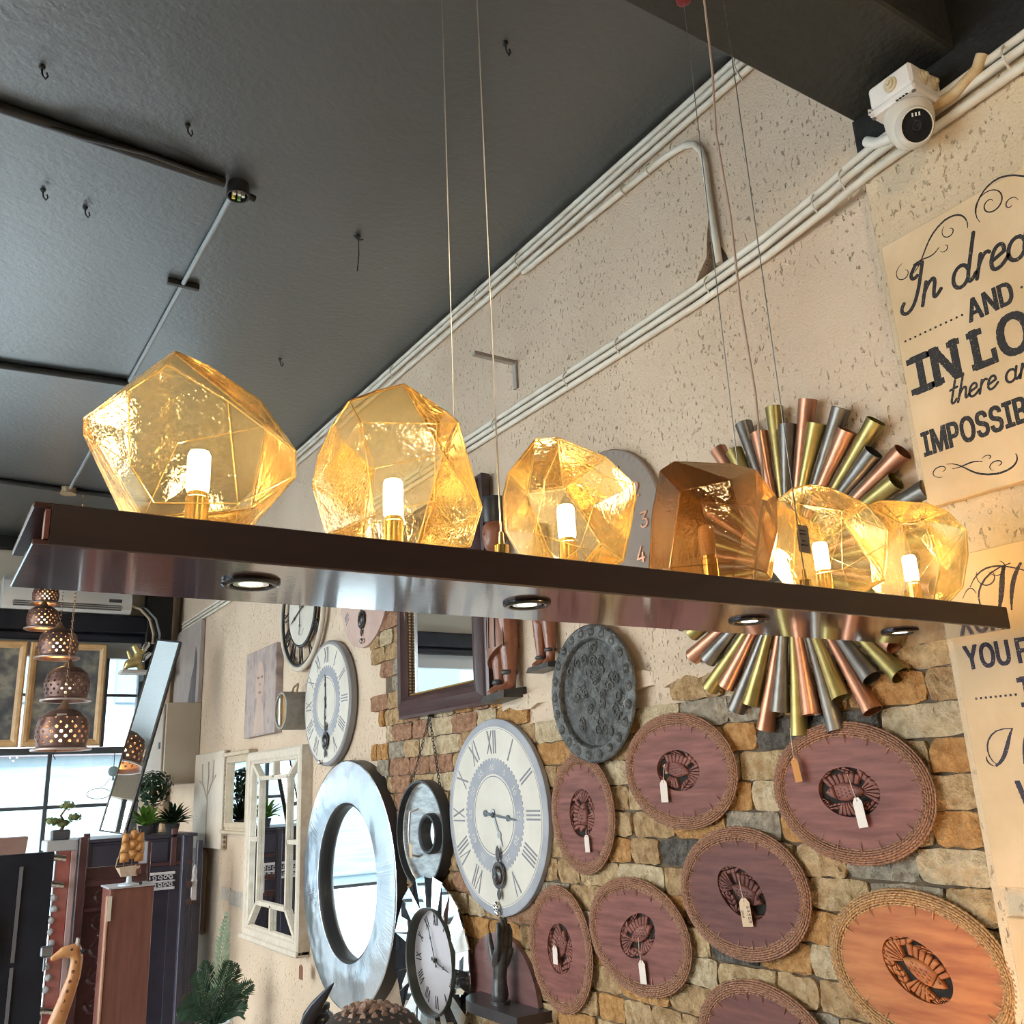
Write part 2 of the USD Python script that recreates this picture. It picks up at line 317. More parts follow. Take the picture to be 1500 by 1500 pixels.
part(pil, 'painted_band', bx((1.858, 0.15, 3.06), (WX, 1.155, 3.181)), BLACKP_SHADE, smooth=False)
part(pil, 'painted_top', bx((1.858, -3.9, 3.181), (WX, 0.871, CZ)), BLACKP_SHADE, smooth=False)
part(pil, 'painted_side', bx((1.88, -3.9, 2.6), (WX, 0.15, 3.181)), BLACKP_SHADE, smooth=False)
# far wall: solid parts around the two windows
WHT = M('far_wall_paint', (0.50, 0.44, 0.36), (0.56, 0.50, 0.42), rough=0.8, scale=2)
fwall = struct('wall_far', cat(bx((-4.6, FY, 2.88), (WX, FY+0.14, CZ)), bx((-4.6, FY, 0), (WX, FY+0.14, 0.06)), bx((1.66, FY, 0.06), (WX, FY+0.14, 2.88))), WHT)
struct('trim_1', bx((-4.6, FY-0.10, 3.60), (WX, FY, CZ), 0.004), BLACKP_SHADE)
struct('trim_2', bx((-4.6, FY-0.16, 2.94), (1.62, FY, 3.085), 0.012), BLACKWOOD)
struct('trim_3', bx((-4.6, FY-0.12, 2.875), (1.62, FY, 2.935), 0.02), BLACKWOOD)
struct('trim_4', bx((1.60, FY-0.18, 2.55), (1.80, FY, 3.60), 0.006), BLACKP_SHADE)
struct('trim_5', bx((1.80, FY-0.06, 0), (1.845, FY, 3.6), 0.004), PLASTER)
FRAMEW = M('window_frame_dark', (0.05, 0.06, 0.07), rough=0.5)
w1 = struct('window_1', bx((-4.6, FY+0.01, 1.975), (1.66, FY+0.12, 2.025), 0.004), FRAMEW)   # the sill bar and the glazing above it
for x in (1.35, 0.6, -0.4, -1.4, -2.4, -3.4):
    part(w1, 'mullion', bx((x-0.012, FY+0.04, 2.03), (x+0.012, FY+0.08, 2.88)), FRAMEW)
part(w1, 'glazing_bar', bx((-4.6, FY+0.045, 2.435), (1.66, FY+0.075, 2.455)), FRAMEW)
part(w1, 'frame_head', bx((-4.6, FY+0.02, 2.75), (1.66, FY+0.12, 2.88)), M('grey_head', (0.35, 0.36, 0.37), rough=0.6))
part(w1, 'frame_side', bx((1.60, FY+0.02, 2.0), (1.66, FY+0.12, 2.88)), FRAMEW)
for i, (xa, xb) in enumerate([(-4.6, 0.6), (0.6, 1.35), (1.35, 1.6)]):
    part(w1, 'pane', bx((xa, FY+0.055, 2.03), (xb, FY+0.060, 2.75)), PANE)
w2 = struct('window_2', bx((-4.6, FY+0.02, 0.06), (1.66, FY+0.12, 0.11), 0.004), FRAMEW)      # the tall glazing below
for x in (0.975, -0.1, -1.2, -2.3, -3.4):
    part(w2, 'mullion', bx((x-0.014, FY+0.04, 0.11), (x+0.014, FY+0.08, 1.98)), FRAMEW)
for z in (0.75, 1.56): part(w2, 'glazing_bar', bx((-4.6, FY+0.045, z), (1.66, FY+0.075, z+0.025)), FRAMEW)
part(w2, 'frame_side', bx((1.58, FY+0.02, 0.11), (1.66, FY+0.12, 1.98)), FRAMEW)
for xa, xb in [(-4.6, -0.1), (-0.1, 0.975), (0.975, 1.6)]:
    part(w2, 'pane', bx((xa, FY+0.055, 0.11), (xb, FY+0.060, 1.97)), PANE)
# shop front on the left and the wall behind the photographer (seen in mirrors)
lw = struct('wall_left', cat(bx((-4.74, -4, 0), (-4.6, FY+0.14, 0.08)), bx((-4.74, -4, 3.2), (-4.6, FY+0.14, CZ+0.12)), bx((-4.74, -4, 0.08), (-4.6, 1.3, 3.2))), WHT)
w3 = struct('window_3', bx((-4.72, 1.3, 0.08), (-4.62, FY, 0.14)), FRAMEW)
for k in range(7):
    y = 1.34 + k*1.15
    part(w3, 'mullion', bx((-4.70, y-0.03, 0.14), (-4.64, y+0.03, 3.2)), FRAMEW)
part(w3, 'glazing_bar', bx((-4.70, 1.3, 2.28), (-4.64, FY, 2.33)), FRAMEW)
part(w3, 'glazing_bar', bx((-4.70, 1.3, 1.28), (-4.64, FY, 1.31)), FRAMEW)
part(w3, 'pane', bx((-4.672, 1.3, 0.14), (-4.668, FY, 3.2)), PANE)
struct('wall_back', bx((-4.74, -4.14, 0), (WX+0.16, -4, CZ+0.12)), WHT)
for i, (x, y) in enumerate(FILL_PANELS):  # fixtures added around the fill lights, out of view
    t = thing('added_panel_light', 'added rectangular fill light panel out of the picture, ' + ('nearest the back wall', 'above the middle of the shop', 'nearest the far window')[i], 'ceiling light', (x, y, 3.36))
    part(t, 'housing', bx((-0.58, -0.28, 0.0), (0.58, 0.28, 0.05), 0.01), WHITEPL)
    part(t, 'stem', bx((-0.02, -0.02, 0.05), (0.02, 0.02, 0.34)), WHITEPL)
t = thing('added_spotlight', 'added white square fill spotlight, unseen, behind the photographer', 'ceiling light', (0.2, -0.8, 3.30))  # unseen fixture added to carry the spot fill
sd = np.array((1.66, 1.65, -1.15)); sd /= np.linalg.norm(sd); sx_ = np.cross(sd, [0, 0, 1.0]); sx_ /= np.linalg.norm(sx_); TS = np.eye(4); TS[:3, 0], TS[:3, 1], TS[:3, 2] = sx_, np.cross(sd, sx_), sd
hs = bx((-0.115, -0.115, -0.10), (0.115, 0.115, -0.01), 0.01); hs.apply_transform(TS); part(t, 'housing', hs, WHITEPL)
part(t, 'stem', tube([(-0.03, -0.03, 0.04), (-0.03, -0.03, 0.40)], 0.012, 8), WHITEPL)
# outdoors
struct('ground_outside', bx((-40, -30, -0.3), (30, 60, -0.12)), M('pavement', (0.30, 0.32, 0.33), (0.36, 0.37, 0.38), rough=0.9, scale=2))
bd = thing('building', 'pale building seen through the far window, bleached by daylight', 'building', (0, 17, -0.12))
part(bd, 'facade', bx((-14, 0, 0), (16, 3, 6.2)), M('facade', (0.15, 0.20, 0.23), (0.20, 0.25, 0.275), rough=0.9, scale=0.6), smooth=False)
for i in range(12):
    part(bd, 'window', bx((-12.5+i*2.2, -0.06, 3.3), (-11.2+i*2.2, 0.03, 4.4), 0.02), M('facade_window', (0.08, 0.13, 0.17), rough=0.3))
part(bd, 'shop_band', bx((-14, -0.25, 2.45), (16, 0.02, 2.95), 0.02), M('facade_band', (0.20, 0.155, 0.165), rough=0.8))
part(bd, 'shutter', bx((-14, -0.08, 0.2), (16, 0.02, 2.3), 0.02), M('facade_shutter', (0.13, 0.185, 0.22), (0.19, 0.24, 0.27), rough=0.8, scale=3, stretch=(0.4, 1, 8)))

# ------------------------------------------------------------------ bricks
DARKPTS = [(1.62, 1.69, 'dark'), (1.50, 1.70, 'dark'), (2.02, 1.39, 'dark'), (1.93, 1.15, 'dark'), (1.42, 1.39, 'grey'), (1.30, 1.31, 'grey'), (1.25, 1.40, 'cream'), (1.25, 1.71, 'cream'),
    (1.20, 1.64, 'orange'), (1.20, 1.56, 'sand'), (1.22, 1.47, 'orange'), (1.66, 1.62, 'sand'), (1.67, 1.53, 'cream'), (1.72, 1.46, 'grey'), (1.60, 1.39, 'sand'), (2.25, 1.39, 'tan'),
    (2.15, 1.46, 'tan'), (2.38, 1.52, 'tan'), (2.42, 1.60, 'cream'), (2.2, 1.32, 'cream'), (1.50, 1.16, 'cream'), (1.52, 1.24, 'orange'), (1.25, 1.86, 'sand'), (1.33, 1.79, 'orange'),
    (3.9, 2.10, 'grey'), (4.0, 1.72, 'grey'), (3.85, 1.65, 'rust'), (3.75, 1.95, 'rust'), (2.7, 1.70, 'orange'), (2.55, 1.62, 'orange'), (1.75, 1.20, 'orange'), (1.2, 1.17, 'grey'), (1.18, 1.25, 'sand')]
def brick_mesh(y0, y1, z0, z1, seed):
    r = random.Random(seed); nx, nz = 6, 3
    P = {}
    pr = 0.016 + r.uniform(-0.004, 0.006)
    for i in range(nx+1):
        for j in range(nz+1):
            edge = i in (0, nx) or j in (0, nz)
            y = y0 + (y1-y0)*i/nx + (r.uniform(-.0035, .0035)); z = z0 + (z1-z0)*j/nz + r.uniform(-.003, .003)
            d = pr*(0.82 if edge else 1.0) + r.uniform(-.0045, .005)
            if (i in (0, nx)) and (j in (0, nz)):
                y += (0.004 if i == 0 else -0.004); z += (0.004 if j == 0 else -0.004); d *= 0.8
            P[i, j] = (WX - d, y, z)
    keys = list(P); idx = {k: n for n, k in enumerate(keys)}; v = [P[k] for k in keys]; f = []
    for i in range(nx):
        for j in range(nz):
            A, B, C, D = idx[i, j], idx[i+1, j], idx[i+1, j+1], idx[i, j+1]
            f += [(A, C, B), (A, D, C)]
    ring = [(i, 0) for i in range(nx)] + [(nx, j) for j in range(nz)] + [(i, nz) for i in range(nx, 0, -1)] + [(0, j) for j in range(nz, 0, -1)]
    base = len(v)
    for k in ring: v.append((WX+0.001, P[k][1], P[k][2]))
    n = len(ring)
    for q in range(n):
        a, b = idx[ring[q]], idx[ring[(q+1) % n]]; c, d = base+q, base+(q+1) % n
        f += [(a, b, d), (a, d, c)]
    m = trimesh.Trimesh(v, f, process=False)
    return m
bricks = []
for k in range(-10, 14):
    z0 = 1.423 + 0.0757*k
    lo, hi = 1.157, 4.12 + 0.10*math.sin(k*2.1)
    if z0 < 1.30: hi = min(hi, 3.30 + (z0-0.66)*1.25)
    if k >= 6: lo = 3.02 + 0.05*math.sin(k*1.7)
    if k == 5: lo = 1.157
    if k >= 11: hi = 4.24
    y = lo + (0.0 if k % 2 else -0.09)
    while y < hi - 0.06:
        L = rng.choice([0.205, 0.19, 0.21, 0.17, 0.15, 0.125])
        a, b = max(y, lo), min(y+L, hi+rng.uniform(-.02, .02))
        if b - a > 0.045:
            top_gap = k == 5 and (rng.random() < 0.45 and 1.75 < a < 3.0)
            if not top_gap: bricks.append((a, b, z0, z0+0.0757))
        y += L
part(wall, 'mortar_bed', cat(bx((WX-0.0045, 1.155, 0.66), (WX+0.002, 3.35, 1.80)), bx((WX-0.0045, 3.35, 1.10), (WX+0.002, 4.05, 2.44))), MORTAR, smooth=False)
def wavy(pts_y, zlo, zhi, seed, amp):
    r = random.Random(seed); lo = [(y, zlo + r.uniform(-amp, amp)) for y in pts_y]; hi_ = [(y, zhi + r.uniform(-0.01, 0.01)) for y in pts_y[::-1]]
    m = ext(Polygon(lo + hi_).buffer(0.02).buffer(-0.012), 0.019); v = np.array(m.vertices); m = trimesh.Trimesh(np.c_[WX - v[:, 2], v[:, 0], v[:, 1]], m.faces)
    if m.volume < 0: m.invert()
    return m
part(wall, 'plaster_lip', wavy(list(np.arange(1.14, 3.02, 0.045)), 1.866, 1.90, 3, 0.010), PLASTER, smooth=30)
def brick_tone(a, b, z):
    yc, zc = (a+b)/2, z+0.038
    best = min(DARKPTS, key=lambda q: (q[0]-yc)**2 + 4*(q[1]-zc)**2)
    if abs(best[0]-yc) < (b-a)/2+0.01 and abs(best[1]-zc) < 0.045: return best[2]
    if yc > 2.9: return rng.choice(['rust', 'tan', 'sand', 'cream', 'rust', 'tan', 'orange'])
    return rng.choice(['tan', 'orange', 'sand', 'cream', 'tan', 'sand', 'tan', 'orange', 'sand', 'rust', 'tan', 'sand', 'orange', 'grey'])
bricks.sort(key=lambda q: (q[0] > 3.4 and q[2] < 1.25))
for n, (a, b, z0, z1) in enumerate(bricks[:300]):
    part(wall, 'brick', brick_mesh(a+0.0016, b-0.0016, z0+0.0016, z1-0.0016, n), BRICKS[brick_tone(a, b, z0)], smooth=24)
if len(bricks) > 300:
    part(wall, 'brick_rest', cat(*[brick_mesh(a+0.003, b-0.003, z0+0.003, z1-0.003, n+900) for n, (a, b, z0, z1) in enumerate(bricks[300:])]), BRICKS['tan'], smooth=50, kind='stuff')

# ------------------------------------------------------------------ conduits
def pipe_run(name, label, runs, clips, mat=CONDUIT, r=0.011):
    t = thing(name, label, 'conduit')
    for pts in runs: part(t, 'pipe', tube(pts, r, 10), mat, smooth=60)
    for p in clips: part(t, 'clip', tube(p, 0.0028, 6), CLIP, smooth=60)
    return t
def clipring(y, z0, z1, x, bulge=0.03):
    n = 8; return [(x - bulge*math.sin(PI*i/(n-1)), y, z0 + (z1-z0)*i/(n-1)) for i in range(n)]
def on_pillar(y): return 1.846 if y < 1.13 else (1.846 + (1.886-1.846)*min(1, (y-1.13)/0.28))
ys = [8.1, 6.0, 4.5, 3.2, 2.6, 2.2, 1.8, 1.5, 1.26, 1.18, 1.10, 1.0, 0.8, 0.5, 0.2]
lift = lambda y: 0.0 if y > 1.9 else (1.9-y)*0.050
pipe_run('wall_conduit', 'bundle of three cream-painted pipes running along the plaster wall past the camera', [
    [(on_pillar(y), y, 3.030 + lift(y)) for y in ys], [(on_pillar(y), y, 3.002 + lift(y)) for y in ys], [(on_pillar(y)+0.002, y, 2.974 + lift(y)*0.8) for y in ys]],
    [clipring(y, 2.962+lift(y), 3.042+lift(y), on_pillar(y)+0.004) for y in (5.0, 3.6, 2.95, 2.45, 2.15, 1.72, 1.30, 1.20, 0.97, 0.76)])
pipe_run('ceiling_conduit', 'bundle of cream-painted pipes tucked in the corner of ceiling and plaster wall', [
    [(1.886, y, 3.676) for y in (8.1, 6, 4, 3, 2, 1.13)], [(1.886, y, 3.646 - 0.004*math.sin(y*3)) for y in (8.1, 6, 4, 3, 2, 1.13)], [(1.886, y, 3.612 - 0.012*(y > 2.4)) for y in (8.1, 6, 4.5, 3.4, 2.9, 2.2, 1.6, 1.13)]],
    [clipring(y, 3.59, 3.69, 1.89) for y in (6.2, 4.6, 3.9, 3.05, 2.72, 1.50)])
pipe_run('bent_conduit', 'single cream pipe bending down from the ceiling run into the broken wall hole', [
    [(1.884, y, z) for y, z in [(2.7, 3.575), (2.3, 3.565), (1.95, 3.555), (1.86, 3.553), (1.80, 3.545), (1.755, 3.535), (1.715, 3.510), (1.690, 3.47), (1.682, 3.42), (1.681, 3.30), (1.677, 3.18), (1.672, 3.06)]]],
    [clipring(1.93, 3.535, 3.585, 1.89, 0.022), clipring(2.06, 3.535, 3.585, 1.89, 0.022)])
# black and grey pipes on the ceiling
def cpipe(name, label, pts, r, mat):
    o = tube(pts, r, 10); t = thing(name, label, 'conduit', (0, 0, 0)); part(t, 'pipe', o, mat, smooth=60); return t
t = cpipe('black_ceiling_pipe', 'black conduit crossing the ceiling to the open junction box, nearest the photographer', [(-1.8, 2.79, 3.682), (0.0, 2.812, 3.682), (0.72, 2.85, 3.682)], 0.018, BLACKPIPE)
part(t, 'cable', tube([(0.1, 2.83, 3.68), (0.25, 2.80, 3.655), (0.45, 2.79, 3.66), (0.70, 2.84, 3.68)], 0.008, 6), BLACKPIPE, smooth=60)
cpipe('black_ceiling_pipe', 'black conduit crossing the ceiling just left of the first glass lamp', [(-1.8, 4.80, 3.682), (0.17, 4.789, 3.682), (0.76, 4.73, 3.682)], 0.018, BLACKPIPE)
cpipe('black_ceiling_pipe', 'black conduit at the far end of the ceiling above the chandelier box', [(-1.8, 6.69, 3.682), (0.3, 6.69, 3.682), (0.743, 6.73, 3.682), (1.3, 6.73, 3.682)], 0.018, BLACKPIPE)
t = cpipe('grey_ceiling_pipe', 'thin grey conduit running down the ceiling from the open junction box', [(0.765, 2.90, 3.688), (0.76, 4.6, 3.688), (0.75, 6.7, 3.688)], 0.010, GREYPIPE)
for y in (3.62, 5.6): part(t, 'clip', bx((0.70, y-0.012, 3.676), (0.83, y+0.012, 3.699), 0.003), BLACKPIPE)
t = thing('junction_box', 'round open junction box with coloured wires on the dark ceiling', 'junction box', (0.772, 2.86, 3.70))
part(t, 'box', lathe([(0.0, -0.001), (0.038, -0.001), (0.040, -0.02), (0.040, -0.05), (0.034, -0.05), (0.034, -0.012), (0.0, -0.012)], 24), BLACKPIPE, smooth=40)
part(t, 'knockout', tube([(0.03, 0.01, -0.025), (0.065, 0.02, -0.025)], 0.013, 10), BLACKPIPE, smooth=60)
for c, (dx, dy) in (('yellow', (-0.012, 0.01)), ('green', (0.008, 0.012)), ('white', (-0.016, -0.012)), ('white', (0.0, -0.014)), ('white', (0.015, -0.010))):
    col = {'yellow': (0.7, 0.55, 0.08), 'green': (0.15, 0.4, 0.12), 'white': (0.75, 0.72, 0.66)}[c]
    part(t, 'wire_cap', tube([(dx, dy, -0.012), (dx*1.1, dy, -0.03), (dx, dy*1.2, -0.054)], 0.0065, 8), M('wire_' + c, col, rough=0.4), smooth=60, label=c + ' wire end')
t = thing('junction_box', 'small round junction box on the far ceiling pipe', 'junction box', (0.745, 6.73, 3.70))
part(t, 'box', lathe([(0.0, -0.001), (0.05, -0.001), (0.052, -0.045), (0.0, -0.045)], 20), M('rusty_box', (0.35, 0.25, 0.15), rough=0.6), smooth=40)
HK = [(0.107, 2.586, 'left edge of the ceiling, first row'), (0.538, 2.631, 'ceiling between the black pipe and the cables'), (1.253, 1.824, 'ceiling just right of the front left cable'), (1.362, 4.134, 'ceiling above the second glass lamp'), (0.182, 3.217, 'ceiling left of the grey pipe, leftmost'), (0.326, 3.257, 'ceiling left of the grey pipe, right one')]
for x, y, w in HK:
    t = thing('ceiling_hook', 'small bent black hook in the ' + w, 'hook', (x, y, 3.70))
    part(t, 'anchor', lathe([(0, -0.0005), (0.010, -0.0005), (0.007, -0.01), (0, -0.01)], 10), BLACKPIPE)
    part(t, 'hook', tube([(0, 0, -0.008), (0.003, 0, -0.03), (0.013, 0.002, -0.04), (0.018, 0.002, -0.028), (0.014, 0, -0.018)], 0.003, 6), BLACKPIPE, smooth=60)
t = thing('ceiling_hook', 'black hook with a loose wire hanging down, mid ceiling above the second lamp', 'hook', (1.274, 2.95, 3.70))
part(t, 'anchor', lathe([(0, -0.0005), (0.012, -0.0005), (0.008, -0.012), (0, -0.012)], 10), BLACKPIPE)
part(t, 'hook', tube([(-0.02, 0, -0.004), (0.0, 0, -0.02), (0.02, 0.0, -0.012)], 0.0035, 6), BLACKPIPE, smooth=60)
part(t, 'wire', tube([(0.0, 0, -0.02), (0.004, 0.004, -0.08), (-0.004, 0.0, -0.16)], 0.0022, 5), BLACKPIPE, smooth=60)

# ------------------------------------------------------------------ bracket
t = thing('wall_bracket', 'small grey metal L bracket screwed to the upper plaster wall', 'bracket', (WX, 2.81, 3.17))
BRK = M('bracket_grey', (0.36, 0.32, 0.28), rough=0.5)
part(t, 'arm', bx((-0.20, -0.012, 0.045), (0.0, 0.012, 0.062), 0.002), BRK)
part(t, 'upright', bx((-0.012, -0.013, -0.06), (0.0, 0.013, 0.062), 0.002), BRK)

# ------------------------------------------------------------------ surveillance camera
t = thing('security_camera', 'white dome security camera hanging below a junction box under the dark beam', 'security camera', (1.787, 0.978, 3.135), ((0.80, 0, 0), (0, 0.80, 0), (0, 0, 0.95)))
part(t, 'junction_box', cat(bx((-0.06, -0.075, -0.062), (0.085, 0.065, 0.0), 0.008), bx((-0.064, -0.079, -0.085), (0.089, 0.069, -0.064), 0.006)), WHITEPL)
for x, y, ax in ((-0.06, -0.01, 'x'), (-0.005, -0.075, 'y'), (0.045, -0.075, 'y')):
    c = lathe([(0, 0), (0.021, 0), (0.019, 0.006), (0.014, 0.006), (0.012, 0.012), (0.007, 0.012), (0.006, 0.018), (0, 0.018)], 20)
    R = trimesh.transformations.rotation_matrix(-PI/2 if ax == 'x' else PI/2, (0, 1, 0) if ax == 'x' else (1, 0, 0)); c.apply_transform(R)
    part(t, 'cable_gland', move(c, (x, y, -0.032)), M('rubber_cream', (0.62, 0.52, 0.36), rough=0.5), smooth=40)
for x, y in ((-0.055, -0.07), (0.08, -0.07), (-0.055, 0.06), (0.08, 0.06)):
    part(t, 'screw', move(lathe([(0, 0), (0.006, 0), (0.006, -0.003), (0, -0.003)], 10), (x, y, -0.0845)), M('screw_hole', (0.2, 0.18, 0.17), rough=0.5))
hd = lathe([(0.0, 0), (0.056, 0), (0.058, -0.012), (0.057, -0.03), (0.052, -0.055), (0.040, -0.080), (0.020, -0.093), (0, -0.096)], 32)
hd.apply_scale((1.18, 1.18, 1.0))
part(t, 'housing', move(hd, (0.012, -0.005, -0.085)), M('camera_shell', (0.66, 0.60, 0.52), rough=0.35), smooth=50)
dirn = np.array([-0.62, -0.55, -0.48]); dirn /= np.linalg.norm(dirn)
zx = np.cross(dirn, [0, 0, 1.0]); zx /= np.linalg.norm(zx); zy = np.cross(dirn, zx)
T = np.eye(4); T[:3, 0], T[:3, 1], T[:3, 2] = zx, np.cross(dirn, zx), dirn; T[:3, :3] *= 1.12; T[:3, 3] = np.array((0.012, -0.005, -0.128)) + dirn*0.024
def aimed(m, d=0.0):
    m = tm(m).copy(); m.apply_translation((0, 0, d)); m.apply_transform(T); return m
part(t, 'eyeball', aimed(lathe([(0, -0.03), (0.043, -0.02), (0.046, 0.01), (0.043, 0.04), (0.039, 0.052), (0.036, 0.052), (0.036, 0.046), (0, 0.046)], 28)), M('camera_shell', (0.66, 0.60, 0.52)), smooth=50)
part(t, 'face_plate', aimed(lathe([(0, 0.0465), (0.0355, 0.0465), (0.0355, 0.049), (0, 0.049)], 28)), M('camera_face', (0.01, 0.01, 0.012), rough=0.1), smooth=40)
part(t, 'lens', aimed(lathe([(0, 0.049), (0.013, 0.049), (0.012, 0.055), (0.008, 0.055), (0.006, 0.052), (0, 0.053)], 20)), M('lens_black', (0.02, 0.02, 0.025), rough=0.05), smooth=40)
for k in range(3): part(t, 'led', aimed(move(bx((-0.002, -0.004, 0.049), (0.002, 0.004, 0.0505)), (-0.008+k*0.008, -0.024, 0))), M('led_white', (0.7, 0.7, 0.7), rough=0.3))
part(t, 'lettering', cat(*[bx((-0.0642-0.0006, -0.055+i*0.010, -0.0850), (-0.058, -0.048+i*0.010, -0.0858)) for i in range(4)]), INK, smooth=False)
part(t, 'latch', tube([(-0.064, 0.06, -0.066), (-0.074, 0.062, -0.068), (-0.076, 0.062, -0.080), (-0.064, 0.06, -0.082)], 0.003, 6), WHITEPL)
t = thing('flex_conduit', 'ochre-stained flexible hose curling up behind the security camera', 'hose', (0, 0, 0))
part(t, 'hose', tube([(1.835, 0.93, 3.052), (1.835, 0.885, 3.052), (1.835, 0.846, 3.066), (1.835, 0.822, 3.076), (1.835, 0.806, 3.100)], np.array([0.012, 0.013, 0.013, 0.013, 0.014]), 12), M('stained_hose', (0.48, 0.29, 0.11), (0.60, 0.46, 0.28), rough=0.7, scale=30, bump=0.4, bscale=120), smooth=60)
t = thing('flex_conduit', 'short white hose end left of the security camera', 'hose', (0, 0, 0))
part(t, 'hose', tube([(1.832, 1.03, 3.048), (1.832, 1.057, 3.050), (1.832, 1.085, 3.060), (1.836, 1.112, 3.085)], 0.013, 12), M('white_hose', (0.72, 0.68, 0.62), rough=0.6), smooth=60)

# ------------------------------------------------------------------ the chandelier
CH = thing('chandelier', 'long dark mahogany box chandelier hung on thin cables in front of everything', 'chandelier', (0.965, 1.065, 1.84))
X0, X1 = -0.884, 0.803
part(CH, 'bottom_plate', bx((X0-0.002, -0.103, 0.0), (X1+0.004, 0.108, 0.006), 0.0012), GLOSS)
part(CH, 'side_board', bx((X0+0.012, -0.1042, 0.0012), (X1+0.0035, -0.087, 0.0424), 0.001), MAHOGDARK)
part(CH, 'side_board', bx((X0+0.012, 0.090, 0.006), (X1+0.001, 0.102, 0.037), 0.001), MAHOGDARK)
part(CH, 'end_strip', bx((X0+0.0075, -0.1040, 0.0062), (X0+0.0118, -0.087, 0.0365)), M('red_edge', (0.16, 0.045, 0.035), rough=0.4))
part(CH, 'top_plate', bx((X0-0.004, -0.103, 0.037), (X1+0.006, 0.108, 0.043), 0.0012), MAHOG)
for sx in (0.320, 0.710, 1.152, 1.555):
    x = sx - 0.965
    r_ = part(CH, 'spotlight', move(lathe([(0.024, -0.0002), (0.034, -0.0002), (0.034, -0.003), (0.031, -0.0055), (0.026, -0.0055), (0.024, -0.004), (0.0225, 0.004), (0.019, 0.004), (0.019, 0.0002), (0.024, -0.0002)], 36), (x, -0.012, 0)), SPOTRING, smooth=40)
    part(r_, 'inner_ring', move(lathe([(0.014, -0.0012), (0.021, -0.0012), (0.0205, -0.0035), (0.0145, -0.0035), (0.014, -0.0012)], 28), (x, -0.012, 0)), CHROME, smooth=40)
    part(r_, 'lens', move(lathe([(0, -0.0005), (0.014, -0.0005), (0.012, -0.0032), (0, -0.004)], 24), (x, -0.012, 0)), SPOTE, smooth=40, label='lit lens')
for (x, y, xt, yt) in ((0.622, 0.975, 0.622, 0.978), (1.209, 0.975, 1.209, 0.978), (0.622, 1.090, 0.622, 1.088), (1.209, 1.090, 1.206, 1.080)):
    b = part(CH, 'cable_fitting', move(lathe([(0, 0), (0.0095, 0), (0.0095, 0.012), (0.004, 0.014), (0.003, 0.03), (0, 0.03)], 16), (x-0.965, y-1.065, 0.0432)), BRASS, smooth=40)
    part(CH, 'cable', tube([(x-0.965, y-1.065, 0.06), ((x+xt)/2-0.965, (y+yt)/2-1.065, 0.68), (xt-0.965, yt-1.065, 1.338)], 0.0011, 6), STEEL, smooth=60)
    part(CH, 'ceiling_anchor', move(lathe([(0, 0), (0.016, 0), (0.016, -0.010), (0.010, -0.014), (0, -0.014)], 18), (xt-0.965, yt-1.065, 1.3408)), M('red_anchor', (0.20, 0.008, 0.012), rough=0.4), smooth=40)
for k in range(3):
    o = 0.0022*(k-1)
    pts = [(1.175, 1.06, 1.885), (1.176, 1.045, 1.94), (1.206, 1.032, 2.08), (1.212, 1.03, 2.25), (1.203, 1.03, 2.42), (1.207, 1.03, 2.62), (1.196, 1.03, 2.80), (1.209, 1.03, 2.95), (1.213, 1.03, 3.181)]
    part(CH, 'power_cord', tube([(p[0]-0.965+o, p[1]-1.065+o*0.5, p[2]-1.84) for p in pts], 0.0019, 6), CORDM, smooth=60)

